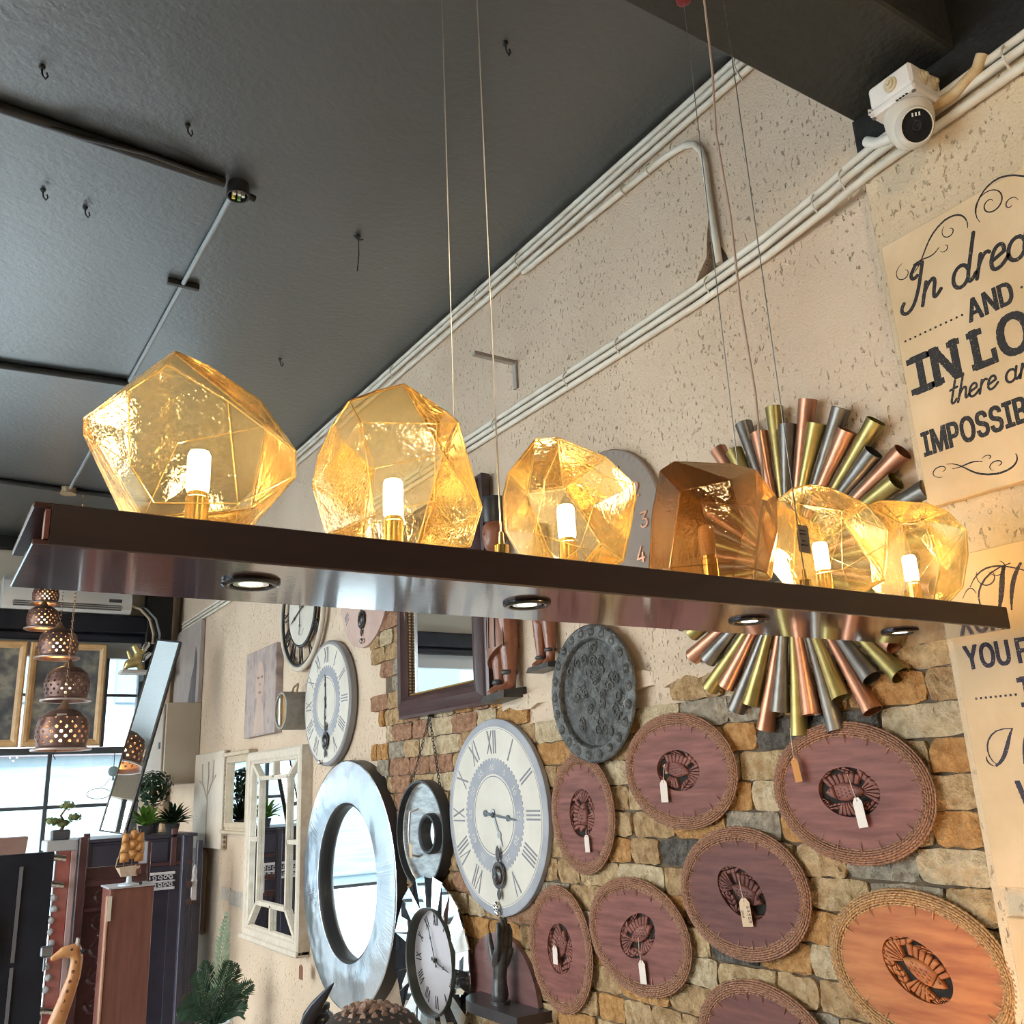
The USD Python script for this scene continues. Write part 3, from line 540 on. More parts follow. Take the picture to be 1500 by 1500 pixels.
LAMPS = {
1: ((0.256, 1.065), [(-0.1264, 0.0304, 0.1465), (-0.0429, 0.0103, 0.2343), (-0.0342, 0.0082, 0.2427), (0.0044, -0.0011, 0.2279), (0.0668, -0.0161, 0.1876), (0.1103, -0.0265, 0.124), (0.111, -0.0267, 0.0908), (0.0495, -0.0119, 0.0256), (-0.081, 0.0195, 0.0345), (-0.1249, 0.03, 0.1262)],
    [(-0.0588, -0.0723, 0.187), (0.0077, -0.0883, 0.1497), (-0.0972, -0.063, 0.1512), (-0.0901, -0.0647, 0.0633), (-0.0636, -0.0711, 0.0203), (0.0232, -0.092, 0.0245)], 'first and largest'),
2: ((0.511, 1.065), [(0.0146, -0.007, 0.2554), (0.023, -0.011, 0.2493), (-0.0177, 0.0085, 0.2458), (-0.053, 0.0254, 0.2301), (-0.0742, 0.0356, 0.1918), (-0.0901, 0.0433, 0.1503), (-0.0968, 0.0465, 0.1079), (-0.0942, 0.0452, 0.0926), (-0.0793, 0.0381, 0.0354), (0.0668, -0.0321, 0.2147), (0.0809, -0.0389, 0.2005), (0.0905, -0.0435, 0.1461), (0.1007, -0.0483, 0.0911), (0.1076, -0.0517, 0.0726), (0.092, -0.0442, 0.0202)],
    [(-0.0731, -0.0581, 0.1656), (-0.0579, -0.0654, 0.0388), (0.0134, -0.0996, 0.1212), (0.0106, -0.0983, 0.0577), (0.0223, -0.09, 0.1698)], 'second'),
3: ((0.797, 1.065), [(-0.032, 0.0239, 0.2241), (-0.0048, 0.0036, 0.2249), (0.0537, -0.0402, 0.1872), (0.0864, -0.0646, 0.1403), (0.0866, -0.0648, 0.1197), (0.0657, -0.0492, 0.0231), (-0.0591, 0.0442, 0.0365), (-0.0759, 0.0568, 0.0818), (-0.0757, 0.0567, 0.1369), (-0.0678, 0.0508, 0.1714)],
    [(-0.0552, -0.0636, 0.1744), (-0.0722, -0.0509, 0.1311), (0.0025, -0.095, 0.1345), (-0.0361, -0.0779, 0.0251), (-0.085, -0.0358, 0.0514), (-0.0725, -0.0507, 0.0818)], 'third'),
4: ((1.087, 1.065), [(-0.0453, 0.0463, 0.2217), (-0.029, 0.0296, 0.2338), (0.0383, -0.0391, 0.2181), (0.0647, -0.066, 0.2025), (0.0832, -0.0849, 0.1548), (0.0811, -0.0828, 0.095), (0.0622, -0.0635, 0.0239), (-0.0703, 0.0718, 0.0465), (-0.0605, 0.0617, 0.1491)],
    [(-0.0845, -0.0338, 0.1568), (-0.0955, -0.0225, 0.082), (-0.099, -0.0084, 0.0304), (-0.0234, -0.0862, 0.1673), (-0.0537, -0.0652, 0.1425), (-0.0108, -0.095, 0.0838), (-0.0327, -0.0867, 0.0286)], 'fourth'),
5: ((1.374, 1.065), [(-0.0214, 0.0276, 0.225), (-0.0007, 0.0009, 0.228), (0.0221, -0.0286, 0.2142), (0.0574, -0.0741, 0.174), (0.0735, -0.0948, 0.1225), (0.071, -0.0917, 0.0963), (0.0422, -0.0545, 0.0277), (-0.0591, 0.0734, 0.0805), (-0.0388, 0.0501, 0.2076)],
    [(-0.0859, -0.0263, 0.1735), (-0.0641, -0.0544, 0.1516), (-0.0339, -0.0833, 0.1509), (-0.0351, -0.0819, 0.0978), (-0.0468, -0.0768, 0.0418), (-0.0988, -0.0097, 0.0357)], 'fifth'),
6: ((1.641, 1.065), [(-0.0317, 0.0488, 0.2292), (-0.0197, 0.0303, 0.2358), (0.0272, -0.0419, 0.2169), (0.0468, -0.0722, 0.1924), (0.0611, -0.0941, 0.1504), (0.0585, -0.0901, 0.1001), (0.0475, -0.0732, 0.0377), (0.0314, -0.0484, 0.0198), (-0.0412, 0.0635, 0.0553), (-0.037, 0.057, 0.1624)],
    [(-0.0677, -0.0499, 0.1083), (-0.0424, -0.0809, 0.158), (-0.0312, -0.0962, 0.1092), (-0.0717, -0.0438, 0.1638), (-0.065, -0.0541, 0.0477)], 'sixth and farthest')}
for n, ((lx, ly), sil, front, word) in LAMPS.items():
    lit = n != 4
    lr = random.Random(50+n)
    pts = [np.array(p) for p in sil]
    s = np.array(sil); cx, cy = s[:, 0].mean(), s[:, 1].mean()
    for p in front:
        pts.append(np.array(p))
        pts.append(np.array((2*cx - p[0] + lr.uniform(-.02, .02), 2*cy - p[1] + lr.uniform(-.012, .012), min(0.2, max(0.03, p[2] + lr.uniform(-.04, .04))))))
    for k in range(7):
        a = 2*PI*k/7 + lr.random()*0.4; pts.append(np.array((0.052*math.cos(a), 0.052*math.sin(a), 0.007)))
    R = 0.006
    ctr = np.mean(pts, 0)
    balls = [m3.Manifold.sphere(R, 12).translate(list(map(float, p + (ctr-p)/np.linalg.norm(ctr-p)*R))) for p in pts]
    shell = tm(m3.Manifold.batch_hull(balls))
    zoff = -0.0005
    t = CH
    g = part(CH, 'glass_shade', move(shell, (lx-0.965, ly-1.065, 0.0435+zoff)), COGNAC if not lit else AMBER, smooth=35, label=word + ' faceted glass shade, ' + ('unlit cognac' if not lit else 'lit amber'))
    hull0 = hullp([p + (ctr-p)/np.linalg.norm(ctr-p)*0.0035 for p in pts]); hull0.merge_vertices()
    ed = [e for e, a_ in zip(hull0.face_adjacency_edges, hull0.face_adjacency_angles) if a_ > 0.34]
    part(CH, 'facet_ridge', move(cat(*[tube([hull0.vertices[a_], hull0.vertices[b_]], 0.0008, 5) for a_, b_ in ed]), (lx-0.965, ly-1.065, 0.0435+zoff)), AMBERR if lit else COGNAC, smooth=60)
    ox, oy, oz = lx-0.965, ly-1.065, 0.0432
    part(CH, 'lamp_socket', move(lathe([(0, 0), (0.0135, 0), (0.0135, 0.055), (0.0115, 0.057), (0.0115, 0.062), (0, 0.062)], 20), (ox, oy, oz)), BRASS, smooth=40)
    part(CH, 'bulb', move(lathe([(0, 0.062), (0.0115, 0.062), (0.0132, 0.066), (0.0132, 0.108), (0.011, 0.113), (0, 0.114)], 20), (ox, oy, oz)), BULB if lit else M('bulb_off', (0.66, 0.42, 0.22), rough=0.3), smooth=40, label='lit bulb' if lit else 'unlit bulb')
t = thing('paper_tag', 'grey printed paper tag hanging between the fourth and fifth glass lamps', 'tag', (1.2305, 0.985, 1.972))
part(t, 'card', hullp([(x, y, z) for x, z in ((-0.014, -0.025), (0.014, -0.027), (0.016, 0.018), (0.012, 0.022), (-0.006, 0.022), (-0.013, 0.010)) for y in (-0.0006, 0.0006)]), M('grey_card', (0.20, 0.165, 0.14), rough=0.8), smooth=False)
for z, w in ((0.012, 0.014), (0.006, 0.016), (-0.006, 0.008), (-0.013, 0.018)): part(t, 'print_line', bx((-w/2, -0.0011, z-0.001), (w/2, -0.0005, z+0.001)), INK, smooth=False)
part(t, 'string', tube([(0.0, 0.0, 0.020), (-0.004, 0.004, 0.045), (-0.010, 0.02, 0.07)], 0.0008, 5), STRING)

# ------------------------------------------------------------------ posters
def glyph_text(txt, x0, base, width, cap, mat, t, weight='bold', slab=False, zoff=0.0, slant=0.0, heavy=0.0):
    """block lettering: each letter a flat shape fitted to the measured width"""
    ms = []
    for ch in txt:
        if ch == ' ': ms.append(None); continue
        m = meshkit.text_mesh(ch, 1.0, 0.02, bold=True); ms.append(m)
    adv = []
    for ch, m in zip(txt, ms): adv.append(0.34 if m is None else float(m.bounds[1][0]-m.bounds[0][0]) + 0.12)
    k = width/(sum(adv)-0.12); x = x0
    for ch, m, a in zip(txt, ms, adv):
        if m is not None:
            v = np.array(m.vertices); v[:, 0] = (v[:, 0]-m.bounds[0][0])*k + x; yy = v[:, 1]*cap; v[:, 0] += yy*slant; v[:, 1] = yy + base; v[:, 2] = v[:, 2]/0.02*0.0006 + zoff
            mm = trimesh.Trimesh(v, m.faces, process=False)
            if heavy:
                mm = cat(mm, *[move(mm, (o, 0, -0.00006*(q+1))) for q, o in enumerate((-heavy, heavy))])
            if slab:
                w = float(mm.bounds[1][0]-mm.bounds[0][0]); sh = cap*0.16; ex = cap*0.07
                xa, xb = mm.bounds[0][0], mm.bounds[1][0]
                S = {'I': [(xa-ex*1.6, base, xb+ex*1.6, base+sh), (xa-ex*1.6, base+cap-sh, xb+ex*1.6, base+cap)],
                     'N': [(xa-ex, base, xa+w*0.36, base+sh), (xa-ex, base+cap-sh, xa+w*0.36, base+cap), (xb-w*0.36, base+cap-sh, xb+ex, base+cap)],
                     'L': [(xa-ex, base+cap-sh, xa+w*0.55, base+cap), (xa-ex, base, xa+w*0.4, base+sh), (xb-w*0.22, base, xb, base+cap*0.36)],
                     'V': [(xa-ex, base+cap-sh, xa+w*0.42, base+cap), (xb-w*0.42, base+cap-sh, xb+ex, base+cap)],
                     'E': [(xa-ex, base+cap-sh, xa+w*0.4, base+cap), (xa-ex, base, xa+w*0.4, base+sh)]}.get(ch, [])
                mm = cat(mm, *[bx((q[0], q[1], zoff+0.00005), (q[2], q[3], zoff+0.00052)) for q in S])
            part(t, 'letter', mm, mat, smooth=False)
        x += a*k
SCRIPT = {   # monoline script: strokes on x-height 1, ascender 2.1
 'I': ([[(1.25, 2.0), (0.85, 2.05), (0.62, 1.75)], bez((1.25, 2.0), (1.1, 1.2), (0.95, 0.2), (0.45, 0.0)), bez((0.45, 0.0), (0.1, -0.1), (-0.15, 0.25), (0.15, 0.5)), bez((0.62, 1.75), (0.5, 1.5), (0.75, 1.35), (0.95, 1.5))], 1.15),
 'n': ([[(0.1, 0), (0.3, 1.0)], bez((0.15, 0.4), (0.4, 1.0), (0.85, 1.25), (0.8, 0.7)), bez((0.8, 0.7), (0.7, 0.2), (0.7, -0.1), (1.15, 0.35))], 1.1),
 'd': ([arc((0.45, 0.45), 0.42, 20, 340, 14, 0.48), [(1.15, 2.1), (0.85, 0.5)], bez((0.85, 0.5), (0.8, 0.0), (0.95, -0.1), (1.25, 0.3))], 1.2),
 'r': ([[(0.1, 0), (0.3, 1.0)], bez((0.2, 0.5), (0.4, 0.95), (0.6, 1.05), (0.75, 0.9))], 0.75),
 'e': ([[(0.1, 0.42), (0.75, 0.62)], bez((0.75, 0.62), (0.8, 1.15), (0.2, 1.15), (0.1, 0.45)), bez((0.1, 0.45), (0.05, -0.15), (0.6, -0.1), (0.95, 0.35))], 0.92),
 'a': ([arc((0.45, 0.45), 0.42, 20, 340, 14, 0.48), [(0.92, 1.0), (0.82, 0.4)], bez((0.82, 0.4), (0.8, 0.0), (0.95, -0.1), (1.2, 0.3))], 1.12),
 'm': ([[(0.1, 0), (0.3, 1.0)], bez((0.15, 0.4), (0.4, 1.0), (0.75, 1.25), (0.7, 0.6)) + [(0.62, 0.0)], bez((0.66, 0.4), (0.9, 1.0), (1.25, 1.25), (1.2, 0.7)), bez((1.2, 0.7), (1.1, 0.1), (1.15, -0.1), (1.5, 0.3))], 1.5),
 's': ([bez((0.1, 0.2), (0.5, 0.5), (0.55, 0.8), (0.6, 1.05)), bez((0.6, 1.05), (0.6, 0.6), (1.0, 0.3), (0.6, 0.02)), bez((0.6, 0.02), (0.3, -0.1), (0.2, 0.1), (0.25, 0.2))], 0.9),
 't': ([[(0.55, 1.8), (0.25, 0.4)], bez((0.25, 0.4), (0.15, 0.0), (0.4, -0.1), (0.7, 0.3)), [(0.1, 1.15), (0.75, 1.25)]], 0.68),
 'h': ([[(0.65, 2.1), (0.15, 0)], bez((0.25, 0.4), (0.45, 1.0), (0.95, 1.25), (0.88, 0.7)), bez((0.88, 0.7), (0.8, 0.2), (0.8, -0.1), (1.15, 0.3))], 1.1),
 'o': ([arc((0.45, 0.47), 0.42, 0, 360, 18, 0.5), bez((0.6, 0.93), (0.7, 0.7), (0.9, 0.8), (1.05, 0.9))], 1.0),
 ' ': ([], 0.7)}
def script_text(txt, x0, base, width, xh, w, mat, t, z=0.0):
    tot = sum(SCRIPT[c][1] for c in txt); k = width/tot; x = x0
    for c in txt:
        ls, a = SCRIPT[c]
        if ls:
            poly = strokes([[(x + p[0]*k + p[1]*xh*0.18, base + p[1]*xh) for p in l] for l in ls], w)
            part(t, 'letter', ext(poly, 0.0006, z), mat, smooth=False)
        x += a*k
def swirl(pts, w, t, mat, z):
    """a tapering calligraphic flourish"""
    p = np.array(pts, float); n = len(p); poly = []
    for i in range(n-1):
        wi = w*(0.25 + 0.75*math.sin(PI*(i+0.5)/n)); poly.append(LineString([p[i], p[i+1]]).buffer(wi/2, quad_segs=3))
    part(t, 'flourish', ext(union_all(poly), 0.0006, z), mat, smooth=False)
def spiral(c, r0, r1, a0, a1, n=40, sx=1):
    return [(c[0]+sx*(r0+(r1-r0)*i/(n-1))*math.cos(math.radians(a0+(a1-a0)*i/(n-1))), c[1]+(r0+(r1-r0)*i/(n-1))*math.sin(math.radians(a0+(a1-a0)*i/(n-1)))) for i in range(n)]
PWALL = ((0, -1.0225, 0), (0, 0, 1.0225), (-1.0225, 0, 0))
PW, PT = 0.435, 0.022
ZF = PT + 0.0001
P1 = thing('poster', 'kraft canvas print reading "In dreams AND IN LOVE there are no IMPOSSIBILITIES", upper right', 'poster', (1.8595, 1.125, 2.137), PWALL)
P1 = part(P1, 'canvas', bx((0, 0, 0), (PW, 0.64, PT), 0.002), PAPER)
script_text('In dreams', 0.020, 0.452, 0.40, 0.050, 0.0085, PRINT, P1, ZF)
glyph_text('AND', 0.168, 0.366, 0.098, 0.049, PRINT, P1, zoff=ZF, heavy=0.0011)
for i in range(12):
    for a in (0.018 + i*0.0125, 0.285 + i*0.0118): part(P1, 'dot', ext(Point(a, 0.389).buffer(0.0026, quad_segs=3), 0.0006, ZF), PRINT, smooth=False)
glyph_text('IN LOVE', 0.022, 0.258, 0.392, 0.086, PRINT, P1, slab=True, zoff=ZF, heavy=0.002)
script_text('there are no', 0.090, 0.205, 0.262, 0.027, 0.0050, PRINT, P1, ZF)
glyph_text('IMPOSSIBILITIES', 0.014, 0.114, 0.408, 0.053, PRINT, P1, zoff=ZF, heavy=0.0012)
def flourish(t, mat, z, base, flip=1):
    f = lambda pts: [(x, base + flip*y) for x, y in pts]
    swirl(f(spiral((0.045, 0.005), 0.024, 0.006, 90, 420)), 0.0022, t, mat, z)
    swirl(f(bez((0.06, -0.01), (0.10, 0.0), (0.10, 0.06), (0.16, 0.075)) + bez((0.16, 0.075), (0.20, 0.08), (0.21, 0.05), (0.205, 0.03))), 0.0042, t, mat, z)
    swirl(f(bez((0.07, 0.012), (0.10, 0.02), (0.11, 0.0), (0.135, 0.02))), 0.003, t, mat, z)
    swirl(f(spiral((0.165, 0.045), 0.019, 0.005, 120, 430)), 0.0024, t, mat, z)
    swirl(f(spiral((0.148, 0.014), 0.012, 0.004, 200, 420)), 0.002, t, mat, z)
    swirl(f(spiral((0.262, 0.055), 0.036, 0.006, 200, -330, 60)), 0.0030, t, mat, z)
    swirl(f(bez((0.232, 0.028), (0.215, 0.06), (0.25, 0.105), (0.29, 0.10)) + bez((0.29, 0.10), (0.34, 0.09), (0.36, 0.03), (0.41, 0.03))), 0.0040, t, mat, z)
    swirl(f(spiral((0.30, 0.03), 0.016, 0.004, 0, 300)), 0.0024, t, mat, z)
flourish(P1, PRINT, ZF, 0.545); flourish(P1, PRINT, ZF, 0.075, -0.62)
P2 = thing('poster', 'kraft canvas print with dark violet lettering "YOU FEEL" behind the chandelier end', 'poster', (1.8595, 1.125, 1.3597), PWALL)
P2 = part(P2, 'canvas', bx((0, 0, 0), (PW, 0.645, PT), 0.002), PAPER)
for pts, w in ((bez((0.108, 0.515), (0.122, 0.545), (0.125, 0.57), (0.135, 0.60)), 0.011), (bez((0.135, 0.515), (0.14, 0.55), (0.15, 0.58), (0.17, 0.60)), 0.009),
               (bez((0.060, 0.575), (0.085, 0.615), (0.12, 0.615), (0.175, 0.585)), 0.0035), (bez((0.085, 0.520), (0.058, 0.540), (0.075, 0.60), (0.15, 0.605)), 0.0035),
               (spiral((0.10, 0.590), 0.024, 0.012, 150, 400), 0.0022), (spiral((0.125, 0.605), 0.022, 0.010, 200, 420), 0.0024), (bez((0.04, 0.555), (0.055, 0.58), (0.065, 0.575), (0.07, 0.56)), 0.002)):
    swirl(pts, w, P2, PRINT2, ZF)
glyph_text('YOU FEEL', 0.020, 0.412, 0.205, 0.046, PRINT2, P2, zoff=ZF, heavy=0.001)
for i in range(9): part(P2, 'dot', ext(Point(0.029 + i*0.0101, 0.353).buffer(0.0024, quad_segs=3), 0.0006, ZF), PRINT2, smooth=False)
glyph_text('I', 0.123, 0.328, 0.012, 0.056, PRINT2, P2, slab=True, zoff=ZF)
for pts, w in ((bez((0.046, 0.225), (0.02, 0.24), (0.03, 0.30), (0.09, 0.29)), 0.003), (bez((0.09, 0.29), (0.075, 0.27), (0.07, 0.235), (0.045, 0.223)), 0.008), (bez((0.10, 0.225), (0.105, 0.25), (0.11, 0.27), (0.125, 0.295)), 0.008),
               (bez((0.04, 0.222), (0.03, 0.225), (0.025, 0.235), (0.028, 0.24)), 0.003)):
    swirl(pts, w, P2, PRINT2, ZF)
glyph_text('W', 0.075, 0.130, 0.075, 0.062, PRINT2, P2, zoff=ZF)
P3 = thing('poster', 'kraft canvas print with only its blank corner showing, lower right edge', 'poster', (1.8595, 1.118, 0.651), PWALL)
part(P3, 'canvas', bx((0, 0, 0), (PW, 0.64, PT), 0.002), PAPER)

# ------------------------------------------------------------------ sunburst of metal tubes
SB = thing('sunburst_decor', 'round wall decoration of flared copper, brass and gunmetal tubes', 'wall decoration', (WX, 1.555, 2.105), WALL)
part(SB, 'hub', lathe([(0, 0), (0.12, 0), (0.12, 0.03), (0.10, 0.042), (0, 0.046)], 40), GUNM, smooth=40)
part(SB, 'centre_mirror', lathe([(0, 0.046), (0.085, 0.046), (0.083, 0.050), (0, 0.050)], 40), MIRROR, smooth=40)
NT = 48
for k in range(NT):
    a = PI/2 - (k+0.5)*2*PI/NT
    L = 0.425 if k % 2 == 0 else 0.375
    L += random.Random(k).uniform(-0.008, 0.008)
    r0_, r1_ = 0.0075, 0.0245
    s0 = 0.11
    prof = [(r0_, 0), (r0_+(r1_-r0_)*0.5, (L-s0)*0.6), (r1_-0.001, (L-s0)*0.96), (r1_, L-s0), (r1_-0.002, L-s0), (r1_-0.003, (L-s0)*0.93), (r0_, (L-s0)*0.35), (0.0005, (L-s0)*0.34)]
    m = lathe(prof, 16)
    T_ = np.eye(4); d = np.array([math.cos(a), math.sin(a), 0.02]); d /= np.linalg.norm(d); e = np.cross([0, 0, 1.0], d); e /= np.linalg.norm(e)
    T_[:3, 0], T_[:3, 1], T_[:3, 2] = e, np.cross(d, e), d; T_[:3, 3] = (s0*math.cos(a), s0*math.sin(a), 0.030 + (0.012 if k % 2 else 0.0))
    m.apply_transform(T_)
    part(SB, 'tube', m, (BRASST, GUNM, COPPER)[k % 3], smooth=40, label=('brass tube', 'gunmetal tube', 'copper tube')[k % 3])
def tag_thing(name, label, loc, mat, w=0.022, h=0.055, rot=0.0, text=None, strl=0.04, group=None, hang=(0.0, 0.06)):
    t = thing(name, label, 'tag', loc, WALL, group)
    c, s = turn(rot)
    q = [(-w/2, -h/2), (w/2, -h/2), (w/2, h*0.34), (w*0.22, h/2), (-w*0.22, h/2), (-w/2, h*0.34)]
    poly = Polygon([(x*c-y*s, x*s+y*c) for x, y in q])
    hp = Point(-(h*0.40)*s, h*0.40*c).buffer(0.0018)
    cd = part(t, 'card', ext(poly.difference(hp), 0.001), mat, smooth=False)
    part(t, 'string', tube([(-(h*0.40)*s, h*0.40*c, 0.001), ((hang[0]-h*0.40*s)/2+0.002, (hang[1]+h*0.40*c)/2, 0.004), (hang[0], hang[1], 0.0)], 0.0009, 5), STRING, smooth=60)
    if text:
        for j, (txt, off, size) in enumerate(text):
            m = meshkit.text_mesh(txt, size, 0.0004); v = np.array(m.vertices); wdt = m.bounds[1][0]-m.bounds[0][0]
            v = np.c_[v[:, 1] + off, -(v[:, 0]-wdt/2) - 0.004, v[:, 2] + 0.0011]
            v = np.c_[v[:, 0]*c - v[:, 1]*s, v[:, 0]*s + v[:, 1]*c, v[:, 2]]
            part(cd, 'writing', trimesh.Trimesh(v, m.faces, process=False), INK, smooth=False)
    return t
tag_thing('price_tag', 'plain orange tag dangling on a long string below the tube sunburst', (1.845, 1.592, 1.597), TAGO, 0.022, 0.058, 8, hang=(-0.004, 0.10))

# ------------------------------------------------------------------ rattan-edged oval mats with carved fish
def fan(c, r0, r1, a0, a1, n):
    out = []
    for i in range(n):
        b0, b1 = a0+(a1-a0)*i/n, a0+(a1-a0)*(i+0.86)/n
        out.append(Polygon([(c[0]+r*math.cos(math.radians(b)), c[1]+r*math.sin(math.radians(b))) for r, b in ((r0, b0), (r1, b0), (r1*1.03, (b0+b1)/2), (r1, b1), (r0, b1))]))
    return out
def lens(p, q, w, n=10):
    p, q = np.array(p), np.array(q); d = q-p; nrm = np.array([-d[1], d[0]])/np.linalg.norm(d)
    ts = np.linspace(0, 1, n)
    return Polygon([tuple(p+d*t+nrm*w*math.sin(PI*t)**0.8) for t in ts] + [tuple(p+d*t-nrm*w*math.sin(PI*t)**0.8) for t in ts[::-1][1:-1]])
def fish_mat(loc, rx, ry, rot, flip, wood, rim, label, seed, hole_k=(0.375, 0.35), tilt=0.0, crot=0.0):
    t = thing('oval_wall_mat', label, 'wall decoration', loc, WALL, None)
    r = random.Random(seed)
    c, s = turn(tilt)
    def place(m):
        m = tm(m).copy(); v = np.array(m.vertices); m.vertices = np.c_[v[:, 0]*c - v[:, 1]*s, v[:, 0]*s + v[:, 1]*c, v[:, 2]]; return m
    n = 288; rings = 7; rim_w = 0.036; rr = rim_w/rings/2
    ms = []
    ang = np.arange(n)*2*PI/n
    for k in range(rings):
        ax, ay = rx - rr - 2*rr*k, ry - rr - 2*rr*k
        rad = rr*(1.05 + 0.55*np.sin(ang*96 + (k % 2)*PI + k*0.5))
        zz = 0.012 + 0.006*math.sin(PI*(k+0.5)/rings)
        ms.append(tube(np.c_[ax*np.cos(ang), ay*np.sin(ang), np.full(n, zz)], rad, 6, closed=True))
    part(t, 'rattan_rim', place(cat(*ms)), rim, smooth=60)
    bxr, byr = rx-rim_w+0.003, ry-rim_w+0.003
    hx, hy = rx*hole_k[0], ry*hole_k[1]
    ct, st = turn(rot)
    hole_p = Polygon([(hx*math.cos(a)*ct - hy*math.sin(a)*st, hx*math.cos(a)*st + hy*math.sin(a)*ct) for a in np.linspace(0, 2*PI, 48, endpoint=False)])
    board = ellipse(bxr, byr, 72).difference(hole_p)
    part(t, 'board', place(cat(ext(board, 0.012, 0.002))), wood, smooth=30)
    # carved fish swimming in leaves, cut through the board
    U = hx
    def tr(poly):
        q = affinity.scale(poly, flip*U, U*hy/hx*1.02, origin=(0, 0)); q = affinity.rotate(q, rot+crot, origin=(0, 0)); return q.intersection(hole_p.buffer(0.002))
    part(t, 'backing', place(ext(hole_p.buffer(0.006), 0.0015, 0.0004)), M('mat_gap_shade', (0.012, 0.008, 0.006), rough=0.9), smooth=False)  # dark sheet added behind the openwork; shade of the gaps put into colour
    def carve(name, polys, h, z=0.002):
        g = []
        for p in polys:
            q = tr(p)
            for k in getattr(q, 'geoms', [q]):
                if k.geom_type == 'Polygon' and k.area > 4e-7: g.append(puff(k, h, z))
        if g: part(t, name, place(cat(*g)), wood, smooth=40)
    ba = r.uniform(-14, 14)
    R_ = lambda p: affinity.rotate(p, ba, origin=(0, 0))
    body = lens((-0.80, 0.10), (0.46, -0.04), 0.36, 16)
    head = body.intersection(sbox(-1, -1, -0.50, 1)); trunk = body.intersection(sbox(-0.475, -1, 1, 1))
    carve('carved_fish', [R_(head), R_(trunk)], 0.013)
    carve('carved_tail', [R_(p) for p in fan((0.32, -0.03), 0.14, 0.66, -50, 50, 6)], 0.010)
    carve('carved_fin', [R_(p) for p in fan((-0.15, -0.62), 0.98, 1.36, 60, 118, 7)], 0.010)
    carve('carved_fin', [R_(p) for p in fan((-0.22, -0.02), 0.36, 0.86, -118, -66, 5)], 0.010)
    carve('carved_eye', [R_(Point(-0.62, 0.15).buffer(0.05, quad_segs=3))], 0.016)
    sc = []
    for i in range(5):
        for j in range(3):
            x, y = -0.36+0.13*i, -0.15+0.13*j+0.06*(i % 2)
            if trunk.buffer(-0.06).contains(Point(x, y)): sc.append(R_(lens((x-0.05, y), (x+0.06, y), 0.045, 6)))
    carve('carved_scale', sc, 0.0150)
    leaves = [((-0.82, -0.70), (-0.12, -0.48), 0.13), ((0.05, -1.0), (0.60, -0.30), 0.17), ((0.30, 1.02), (0.98, 0.22), 0.19), ((-1.0, 0.40), (-0.50, 0.95), 0.12), ((0.50, -0.75), (1.05, -0.02), 0.14), ((-0.98, -0.30), (-0.70, -0.60), 0.10), ((-0.45, 1.0), (0.25, 0.72), 0.10)]
    for p, q, w in leaves:
        L = lens(p, q, w*r.uniform(0.85, 1.2)); cuts = [LineString([p, q]).buffer(0.014)]
        a_, b_ = np.array(p), np.array(q); d_ = b_-a_; nn = np.array((-d_[1], d_[0]))
        for k in (0.3, 0.5, 0.7): cuts += [LineString([a_+d_*k, a_+d_*(k+0.22)+nn*0.4]).buffer(0.008), LineString([a_+d_*k, a_+d_*(k+0.22)-nn*0.4]).buffer(0.008)]
        L2 = L.difference(union_all(cuts))
        carve('carved_leaf', list(getattr(L2, 'geoms', [L2])), 0.009)
    # the loops that bind board and rim
    ns = 21
    for k in range(ns):
        a = 2*PI*(k + r.uniform(-.18, .18))/ns; ca, sa = math.cos(a), math.sin(a)
        p = [((bxr-0.018)*ca, (byr-0.018)*sa, 0.0135), ((bxr-0.010)*ca, (byr-0.010)*sa, 0.0175), ((bxr+0.004)*ca, (byr+0.004)*sa, 0.019)]
        part(t, 'stitch', place(tube(p, np.array([0.0008, 0.0013, 0.0013]), 5)), rim, smooth=60)
    return t
MX = WX - 0.022
MATS_ = [  # y, z, rx, ry, rot, flip, wood, rim, words
 (2.508, 1.493, 0.170, 0.186, 74, 1, WOODP, RATTAN, 'upright purple-brown mat with rattan rim just right of the big pendulum clock', 0.0),
 (2.038, 1.610, 0.232, 0.161, 0, 1, WOODP, RATTAN, 'oval purple-brown mat with rattan rim under the left side of the tube sunburst', -3),
 (1.464, 1.542, 0.225, 0.161, 0, 1, WOODP, RATTAN, 'oval brown mat with clear scaled fish, directly below the tube sunburst on the right', -3),
 (2.675, 1.074, 0.176, 0.192, 70, -1, WOODP, RATTAN, 'upright mat with rattan rim beside the black hand sculpture', 0.0),
 (2.277, 1.152, 0.230, 0.160, 30, -1, WOODP, RATTAN, 'oval purple-brown mat in the lower row, second from the hand sculpture', -4),
 (1.841, 1.298, 0.228, 0.163, -28, -1, WOODD, RATTAN, 'dark oval mat carrying the tag with handwritten numbers', 3),
 (1.355, 1.179, 0.224, 0.160, -24, -1, WOODO, RATTAN2, 'bright orange-brown oval mat with golden rattan rim, lower right corner', -2),
 (1.820, 0.932, 0.230, 0.163, 0, 1, WOODD, RATTAN, 'oval mat cut off by the bottom edge of the photo', -3)]
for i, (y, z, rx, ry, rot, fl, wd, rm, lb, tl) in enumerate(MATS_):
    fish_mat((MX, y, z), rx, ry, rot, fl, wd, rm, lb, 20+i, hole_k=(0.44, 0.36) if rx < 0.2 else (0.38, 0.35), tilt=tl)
TGX = MX - 0.024
tag_thing('price_tag', 'pale tag hanging on the upright mat by the big clock', (TGX, 2.477, 1.402), TAGP, 0.024, 0.052, 2, hang=(0.0, 0.045))
tag_thing('price_tag', 'pale tag on the oval mat under the left of the sunburst', (TGX, 2.092, 1.555), TAGP, 0.030, 0.062, 0, hang=(0.012, 0.075))
